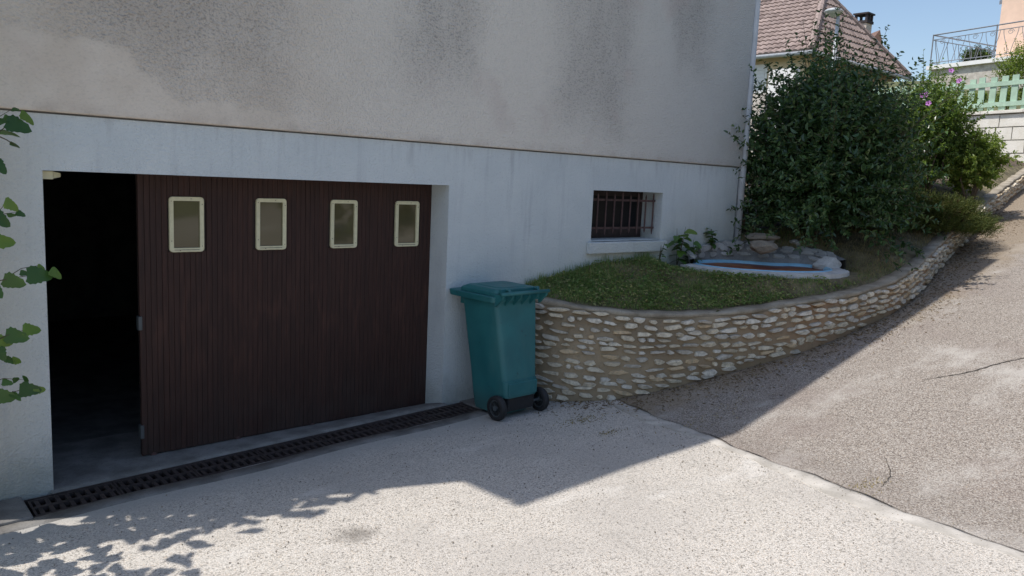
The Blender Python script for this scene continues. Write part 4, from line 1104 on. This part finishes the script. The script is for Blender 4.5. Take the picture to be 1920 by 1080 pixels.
for k in range(250):                                    # climbing on up the house corner
    z = rng.uniform(2.1, 4.7); q = .5 + .5 * math.sin(z * 4.3) * math.sin(z * 1.9 + 1)
    x = rng.uniform(-1.35, -.52); y = -.04 - rng.random() ** 1.5 * (.22 + .34 * q); s = rng.uniform(.08, .14)
    new_obj("leaf", LV[rng.integers(0, 5)], None, vine, (x, y, z), (rng.uniform(-.6, .9), rng.uniform(-.3, .8), rng.uniform(0, 6.28)), (s, s, s))
MB().tube([(-1.1, -.4, 2.9), (-.95, -.12, 3.6), (-.85, -.1, 4.4), (-.9, -.1, 5.2)], [.012, .010, .008, .004], 6).build("shoot", M['twig'], vine, smooth=True)

# ================================================================== BLOCK WALL AND PICKET FENCE
A = Vector((21.3, 7.0, 0)); Bv = Vector((18.95, -.85, 0)); dv = (Bv - A); LW = dv.length; dv = dv / LW; nv = Vector((dv.y, -dv.x, 0))   # nv towards the camera
if nv.dot(CAMP - A) < 0: nv = -nv
bw = empty("block_wall", (Bv.x, Bv.y, 2.6), "cream stone block wall under the green picket fence", "wall")
ZT = 4.13; yaw = math.atan2(dv.y, dv.x)
mid = A + dv * LW / 2
MB().box(-LW/2, LW/2, -.07, .07, 1.8, ZT - .06).build("core", M['joint'], bw, loc=(mid.x, mid.y, 0), rot=(0, 0, yaw))
blk = MB().box(-.31, .31, -.04, .04, -.135, .135); bme = []
for k in range(4):
    m_ = MB().box(-.312, .312, -.03, .03, -.14, .14).mesh("block"); m_.materials.append(M['blockm']); bme.append(m_)
for r in range(7):
    z = ZT - .07 - .15 - r * .295
    q = .32 + (r % 2) * .325
    while q < LW - .3:
        p = A + dv * q + nv * (.062 + random.uniform(0, .012)); new_obj("block", random.choice(bme), None, bw, (p.x, p.y, z), (0, 0, yaw), (1, 1, .975)); q += .645
q = .5
while q < LW:
    p = A + dv * q + nv * .01; m_ = MB().box(-.495, .495, -.15, .15, -.035, .035).build("coping_slab", M['blockm'], bw, bevel=.008, loc=(p.x, p.y, ZT - .022 + random.uniform(-.004, .004)), rot=(0, 0, yaw)); q += 1.0
fe = empty("picket_fence", (Bv.x, Bv.y, ZT), "pale green wooden picket fence on top of the block wall", "fence")
for z in (ZT + .16, ZT + .62):
    a = A + nv * .05; b = Bv + nv * .05; MB().bar((a.x, a.y, z), (b.x, b.y, z), .03, .10).build("rail", M['fence'], fe)
pk = MB().add([(-.075, -.011, 0), (.075, -.011, 0), (.075, .011, 0), (-.075, .011, 0), (-.075, -.011, .76), (.075, -.011, .76), (.075, .011, .76), (-.075, .011, .76)],
              [(0, 3, 2, 1), (0, 1, 5, 4), (1, 2, 6, 5), (2, 3, 7, 6), (3, 0, 4, 7), (4, 5, 6, 7)]).mesh("picket"); pk.materials.append(M['fence'])
q = .12
while q < LW:
    p = A + dv * q + nv * .022; new_obj("picket", pk, None, fe, (p.x, p.y, ZT + .03 + random.uniform(-.015, .015)), (random.uniform(-.02, .02), random.uniform(-.03, .03), yaw)); q += .262

# ================================================================== TERRACE HOUSE
d2 = Vector((-.27, -.963, 0)).normalized(); e2 = Vector((.963, -.27, 0))          # d2 runs right along the front, e2 runs away
T0 = from_px(1737, 124, 27); TZ = T0.z
def T(u, v, z): q = T0 + d2 * u + e2 * v; return (q.x, q.y, z)
ph = empty("terrace_house", T(4, 2, 4.2), "peach house above a railed terrace at the right edge", "house")
def tbox(u0, u1, v0, v1, z0, z1): 
    return MB().add([T(u0, v0, z0), T(u1, v0, z0), T(u1, v1, z0), T(u0, v1, z0), T(u0, v0, z1), T(u1, v0, z1), T(u1, v1, z1), T(u0, v1, z1)],
                    [(0, 3, 2, 1), (4, 5, 6, 7), (0, 1, 5, 4), (1, 2, 6, 5), (2, 3, 7, 6), (3, 0, 4, 7)])
tbox(.12, 12, .12, 9, 3.0, TZ - .13).build("terrace_wall", M['terr'], ph)
tbox(0, 12.1, 0, 9.1, TZ - .13, TZ).build("terrace_slab", M['white'], ph)
def to_px(P):
    d = Vector(P) - CAMP; return 960 + 1480.03 * d.dot(_r) / d.dot(_w)
PU = min(np.linspace(.5, 6, 221), key=lambda u: abs(to_px(T(u, 1.2, TZ + .3)) - 1866))
tbox(PU, 12, 1.2, 8.9, TZ + .002, TZ + 6.0).build("wall", M['peach'], ph)
tbox(PU - .35, 12.4, .8, 9.3, TZ + 6.002, TZ + 6.2).build("eaves", M['white'], ph)
MB().add([T(PU - .4, .75, TZ + 6.2), T(12.5, .75, TZ + 6.2), T(12.5, 9.4, TZ + 6.2), T(PU - .4, 9.4, TZ + 6.2), T(PU + 3.5, 5, TZ + 8.4), T(8.5, 5, TZ + 8.4)], [(0, 1, 5, 4), (1, 2, 5), (2, 3, 4, 5), (3, 0, 4)]).build("roof", M['rooftile'], ph)
MB().add([T(PU - .012, 1.3, TZ + 1.95), T(PU - .16, 1.3, TZ + 1.95), T(PU - .16, 1.38, TZ + 2.03), T(PU - .012, 1.38, TZ + 2.03), T(PU - .012, 1.3, TZ + 2.1), T(PU - .16, 1.3, TZ + 2.08)], [(0, 1, 5, 4), (0, 3, 2, 1), (1, 2, 5)]).build("wall_lamp", M['railing'], ph)
rl = MB().tube([T(.08, .08, TZ + 1.02), T(9, .08, TZ + 1.02)], .022, 6).tube([T(.08, .08, TZ + .86), T(9, .08, TZ + .86)], .014, 6).tube([T(.08, .08, TZ + .1), T(9, .08, TZ + .1)], .014, 6)
rl.tube([T(.08, .08, TZ + 1.02), T(.08, 8.5, TZ + 1.02)], .022, 6).tube([T(.08, .08, TZ + .86), T(.08, 8.5, TZ + .86)], .014, 6).tube([T(.08, .08, TZ + .1), T(.08, 8.5, TZ + .1)], .014, 6)
rail = rl.build("railing", M['railing'], ph)
for u in (.08, 2.3, 4.6): MB().tube([T(u, .08, TZ), T(u, .08, TZ + 1.04)], .022, 6).build("post", M['railing'], rail)
for k in range(15):
    u = .3 + k * .29; s_ = 1 if k % 2 else -1
    pts = [T(u + s_ * (.09 * math.sin(t * PI * 1.0 - PI / 2)), .08, TZ + .1 + .76 * t) for t in np.linspace(0, 1, 9)]
    MB().tube(pts, .009, 5).build("baluster", M['railing'], rail)
    if k % 2 == 0:
        sc = [T(u + .145 + .10 * math.cos(a) * (1 - a / 14), .08, TZ + .76 + .085 * math.sin(a) * (1 - a / 14)) for a in np.linspace(0, 9, 22)]
        MB().tube(sc, .008, 5).build("scroll", M['railing'], rail)
for k in range(26):
    v = .3 + k * .3; s_ = 1 if k % 2 else -1
    pts = [T(.08, v + s_ * (.09 * math.sin(t * PI - PI / 2)), TZ + .1 + .76 * t) for t in np.linspace(0, 1, 7)]
    MB().tube(pts, .011, 5).build("baluster", M['railing'], rail)

# ================================================================== TILED HOUSE
def px_at_x(u, v, x):
    d = _w + _r * ((u - 960) / 1480.03) - _u * ((v - 540) / 1480.03); return CAMP + d * ((x - CAMP.x) / d.x)
C = from_px(1521, 95, 28); AP = px_at_x(1545, -11, C.x + 4.1); EZ = C.z
C2 = Vector((C.x + 8.2, C.y, EZ)); C3 = Vector((C.x, C.y + 17, EZ)); C4 = Vector((C2.x, C3.y, EZ)); AP2 = Vector((AP.x, C3.y - (AP.y - C.y), AP.z))
th = empty("tiled_house", (C.x + 4, C.y + 6, 4.0), "beige house with brown tiled hip roof behind the big shrub", "house")
MB().box(C.x + .45, C2.x - .45, C.y + .45, C3.y - .45, 2.5, EZ + .05).build("wall", M['beige'], th)
roof = MB().add([C, C2, C4, C3, AP, AP2], [(0, 1, 4), (1, 2, 5, 4), (2, 3, 5), (3, 0, 4, 5), (0, 3, 2, 1)]).build("roof", M['rooftile'], th)
tiles = MB()
def lay(a, b, poly):
    """courses of curved tiles over the plane: a = eave start, b = eave end, poly = 3D corners"""
    a = Vector(a); b = Vector(b); ex = (b - a).normalized(); W = (b - a).length
    top = Vector(poly[2]); nrm = ex.cross(top - a).normalized()
    if nrm.z < 0: nrm = -nrm
    up = nrm.cross(ex); 
    if up.z < 0: up = -up
    P2 = [((Vector(p) - a).dot(ex), (Vector(p) - a).dot(up)) for p in poly]
    H = max(p[1] for p in P2)
    def inside(x, y):
        c = False; n = len(P2)
        for i in range(n):
            x1, y1 = P2[i]; x2, y2 = P2[(i+1) % n]
            if (y1 > y) != (y2 > y) and x < (x2 - x1) * (y - y1) / (y2 - y1) + x1: c = not c
        return c
    tw, tl = .235, .36
    for r in range(int(H / tl) + 1):
        for c in range(int(W / tw) + 1):
            x = (c + .5) * tw; y = (r + .5) * tl
            if not inside(x, y): continue
            jx = random.uniform(-.008, .008); vs = []
            for (yy, lift) in ((y - tl * .55, .085), (y + tl * .5, .035)):
                for fx, hz in ((-.5, .0), (-.2, .045), (.15, .05), (.5, -.005)):
                    vs.append(a + ex * (x + fx * tw + jx) + up * yy + nrm * (lift + hz))
            b0 = [a + ex * (x + fx * tw + jx) + up * (y - tl * .55) + nrm * (.02) for fx in (-.5, .5)]
            tiles.add(vs + b0, [(0, 1, 5, 4), (1, 2, 6, 5), (2, 3, 7, 6), (8, 9, 3, 2, 1, 0)])
lay(C, C2, [C, C2, AP]); lay(C, C3, [C, C3, AP2, AP])
to = tiles.build("roof_tiles", M['tiles'], th); to["kind"] = "stuff"
for (p, q) in ((C, AP), (C2, AP), (AP, AP2)):
    L_ = (q - p).length; n = int(L_ / .38)
    for k in range(n):
        a = p.lerp(q, k / n) + Vector((0, 0, .08)); b = p.lerp(q, (k + 1.08) / n) + Vector((0, 0, .10))
        MB().tube([a, b], [.15, .125], 8).build("ridge_tile", M['tiles'], roof)
MB().tube([C + Vector((-.08, -.1, -.06)), C3 + Vector((-.08, 0, -.06))], .075, 8).tube([C + Vector((-.08, -.1, -.06)), C2 + Vector((0, -.1, -.06))], .075, 8).build("gutter", M['lamp'], th, smooth=True)
W0 = px_at_x(1441, 120, C.x + .45); 
wi = MB().box(W0.x - .05, W0.x - .002, W0.y, W0.y + 1.5, W0.z - 1.4, W0.z).build("window", M['white'], th)
for k in range(9): MB().box(W0.x - .075, W0.x - .052, W0.y + .1, W0.y + 1.4, W0.z - .22 - k * .13, W0.z - .10 - k * .13).build("shutter_slat", M['shutter'], wi)
CH = from_px(1615, 82, 37)
ch = MB().box(CH.x - .28, CH.x + .28, CH.y - .28, CH.y + .28, CH.z - 1.5, CH.z + .88).build("chimney", M['chimney'], roof)
MB().box(CH.x - .33, CH.x + .33, CH.y - .33, CH.y + .33, CH.z + .882, CH.z + 1.0).box(CH.x - .36, CH.x + .36, CH.y - .36, CH.y + .36, CH.z + 1.28, CH.z + 1.35).box(CH.x - .3, CH.x - .2, CH.y - .3, CH.y - .2, CH.z + 1.0, CH.z + 1.28).box(CH.x + .2, CH.x + .3, CH.y - .3, CH.y - .2, CH.z + 1.0, CH.z + 1.28).box(CH.x - .05, CH.x + .05, CH.y - .3, CH.y - .2, CH.z + 1.0, CH.z + 1.28).box(CH.x - .3, CH.x - .2, CH.y + .2, CH.y + .3, CH.z + 1.0, CH.z + 1.28).box(CH.x + .2, CH.x + .3, CH.y + .2, CH.y + .3, CH.z + 1.0, CH.z + 1.28).build("chimney_cap", M['chimneycap'], roof)
GP = from_px(1650, 56, 39)
MB().add([GP, GP + Vector((.2, -.5, -1.9)), GP + Vector((-.9, .9, -1.9)), GP + Vector((3, 3.4, 0)), GP + Vector((3.2, 2.9, -1.9)), GP + Vector((2.1, 4.3, -1.9))], [(0, 1, 2), (0, 3, 4, 1), (0, 2, 5, 3), (3, 5, 4)]).build("dormer", M['rooftile'], roof)
# white wall and low parapet in front of it
wa = from_px(1446, 133, 24); wb = from_px(1496, 133, 23)
g_ = (wb - wa); g_.z = 0; g_.normalize()
MB().bar((wa.x, wa.y, wa.z - .9), (wb.x, wb.y, wa.z - .9), .16, 1.8).build("white_wall", M['white'])
tag(bpy.data.objects["white_wall"], "bright white garden wall seen through the shrub's upper left leaves", "wall")
pa = from_px(1400, 176, 20); pb = from_px(1440, 176, 19)
MB().bar((pa.x, pa.y, pa.z - 1.0), (pb.x, pb.y, pb.z - 1.0), .2, 2.0).build("parapet_wall", M['terr'])
tag(bpy.data.objects["parapet_wall"], "low grey parapet just right of the white downpipe", "wall")
# street lamp
LP = from_px(1572, 26, 26)
sl_ = empty("street_lamp", (LP.x, LP.y, 3.8), "grey street lamp with flat head in front of the tiled roof", "street lamp")
MB().tube([(LP.x, LP.y, 3.6), (LP.x, LP.y, 5), (LP.x, LP.y, LP.z)], [.09, .075, .055], 12).build("pole", M['lamp'], sl_, smooth=True)
n_ = 16; hd = lambda r1, r2, z: [(LP.x - .12 + r1 * math.cos(2*PI*k/n_) * .80, LP.y + .10 + r2 * math.sin(2*PI*k/n_) * .8, LP.z + z) for k in range(n_)]
MB().loft([hd(.08, .08, -.12), hd(.18, .18, -.02), hd(.36, .36, .04), hd(.38, .38, .08), hd(.30, .30, .13), hd(.12, .12, .17)]).build("lamp_head", M['lamp'], sl_, smooth=True)
# garden plants behind the fence and far tree
q_ = from_px(1915, 150, 21); o_ = empty("yellow_shrub", (q_.x, q_.y, 4.1), "yellow green shrub behind the fence at the right edge", "shrub")
shoots_shrub(o_, (q_.x, q_.y, q_.z + .15), (.75, .75, 1.0), 200, 20, .08, .5, M['leaf_light'], stems=5, inner=700)
for (u, v, dp, r, lb) in ((1885, 186, 20.2, .33, "low green plant behind the fence near the right edge"), (1838, 190, 20.6, .22, "small yellowish plant behind the left fence pickets")):
    q_ = from_px(u, v, dp); o_ = empty("border_plant", (q_.x, q_.y, 4.05), lb, "plant"); shoots_shrub(o_, tuple(q_), (r, r, r * 1.3), 60, 16, .07, .5, M['leaf_light'], stems=3, inner=150)
q_ = from_px(1832, 106, 40); o_ = empty("far_tree", (q_.x, q_.y, q_.z - 4.5), "distant rounded green tree seen through the terrace railing", "tree")
MB().tube([(q_.x, q_.y, q_.z - 4.6), (q_.x, q_.y, q_.z - .3)], [.18, .1], 8).build("trunk", M['bark'], o_)
shoots_shrub(o_, tuple(q_), (.85, .85, .6), 140, 18, .12, .5, M['leaf_far'], stems=3, inner=500)

# unseen greenery added behind the viewer, so the door panes mirror something dark
n = 9000; x = rng.uniform(-6, 22, n); x[:5200] = rng.uniform(5.5, 17, 5200); z = rng.random(n) ** .7 * (2.6 + .5 * np.sin(x * 1.3) + .3 * np.sin(x * 3.7)); y = np.where(np.arange(n) < 5200, -7.3, -13.6) + rng.normal(size=n) * .35
V, F = leaves(np.c_[x, y, G(x, y) + z], unit(rng.normal(size=(n, 3))), unit(rng.normal(size=(n, 3)) + [0, .6, .6]), rng.uniform(.14, .3, n), rng.uniform(.08, .16, n))
tag(new_obj("added_hedge", np_mesh("added_hedge", V, F), M['leaf_far']), "dark leafy row added out of view for the garage door panes to mirror", "added_hedge", kind="stuff")
# loose grit on the concrete
n = 2600; x = np.r_[rng.uniform(-1.5, 4.4, 1100), slab_edge_x(rng.uniform(-4.5, -1, 500)) + rng.normal(size=500) * .12, rng.uniform(4.6, 9, 1000)]
y = np.r_[rng.uniform(-4.2, -.5, 1100), rng.uniform(-4.5, -1, 500), rng.uniform(-4.6, -1.6, 1000)]
k = y < np.where(x > 4.2, wall_y(np.clip(x, 4.2, 18)) - .3, 0); x, y = x[k], y[k]; n = len(x)
r = rng.uniform(.0025, .0075, n)[:, None]; c0 = np.c_[x, y, G(x, y) + .004]
dirs = np.array([[1, 0, 0], [-.5, .87, 0], [-.5, -.87, 0], [0, 0, .9]]); jit = 1 + rng.uniform(-.35, .35, (n, 4, 1))
V = (c0[:, None, :] + dirs[None] * r[:, None, :] * jit).reshape(-1, 3); o = (np.arange(n) * 4)[:, None]
F = np.concatenate([o + [[0, 1, 3]], o + [[1, 2, 3]], o + [[2, 0, 3]]], 0)
tag(new_obj("loose_grit", np_mesh("loose_grit", V, F), M['rock']), "loose grit scattered over the concrete and the driveway", "grit", kind="stuff")

# thinner side shoots with small young leaves, where the climber reaches into the picture
for (u0, v0, u1, v1) in ((-30, 250, 22, 205), (-30, 420, 30, 398), (10, 522, 70, 498), (-30, 660, 24, 676), (-30, 720, 44, 712)):
    a = on(u0, v0, -.5); b = on(u1, v1, -.53 + random.uniform(-.05, .05)); m_ = (a + b) / 2 + Vector((0, 0, .02))
    MB().tube([a, m_, b], [.0028, .0022, .0012], 5).build("shoot", M['twig'], vine, smooth=True)
    for q in (.45, .72, 1.0):
        p = a.lerp(b, q); s_ = random.uniform(.03, .062); k = random.randint(0, 4)
        new_obj("leaf", LV[k], None, vine, p, (random.uniform(.6, 1.5), random.uniform(-.3, .6), random.uniform(-.7, .9)), (s_,) * 3)
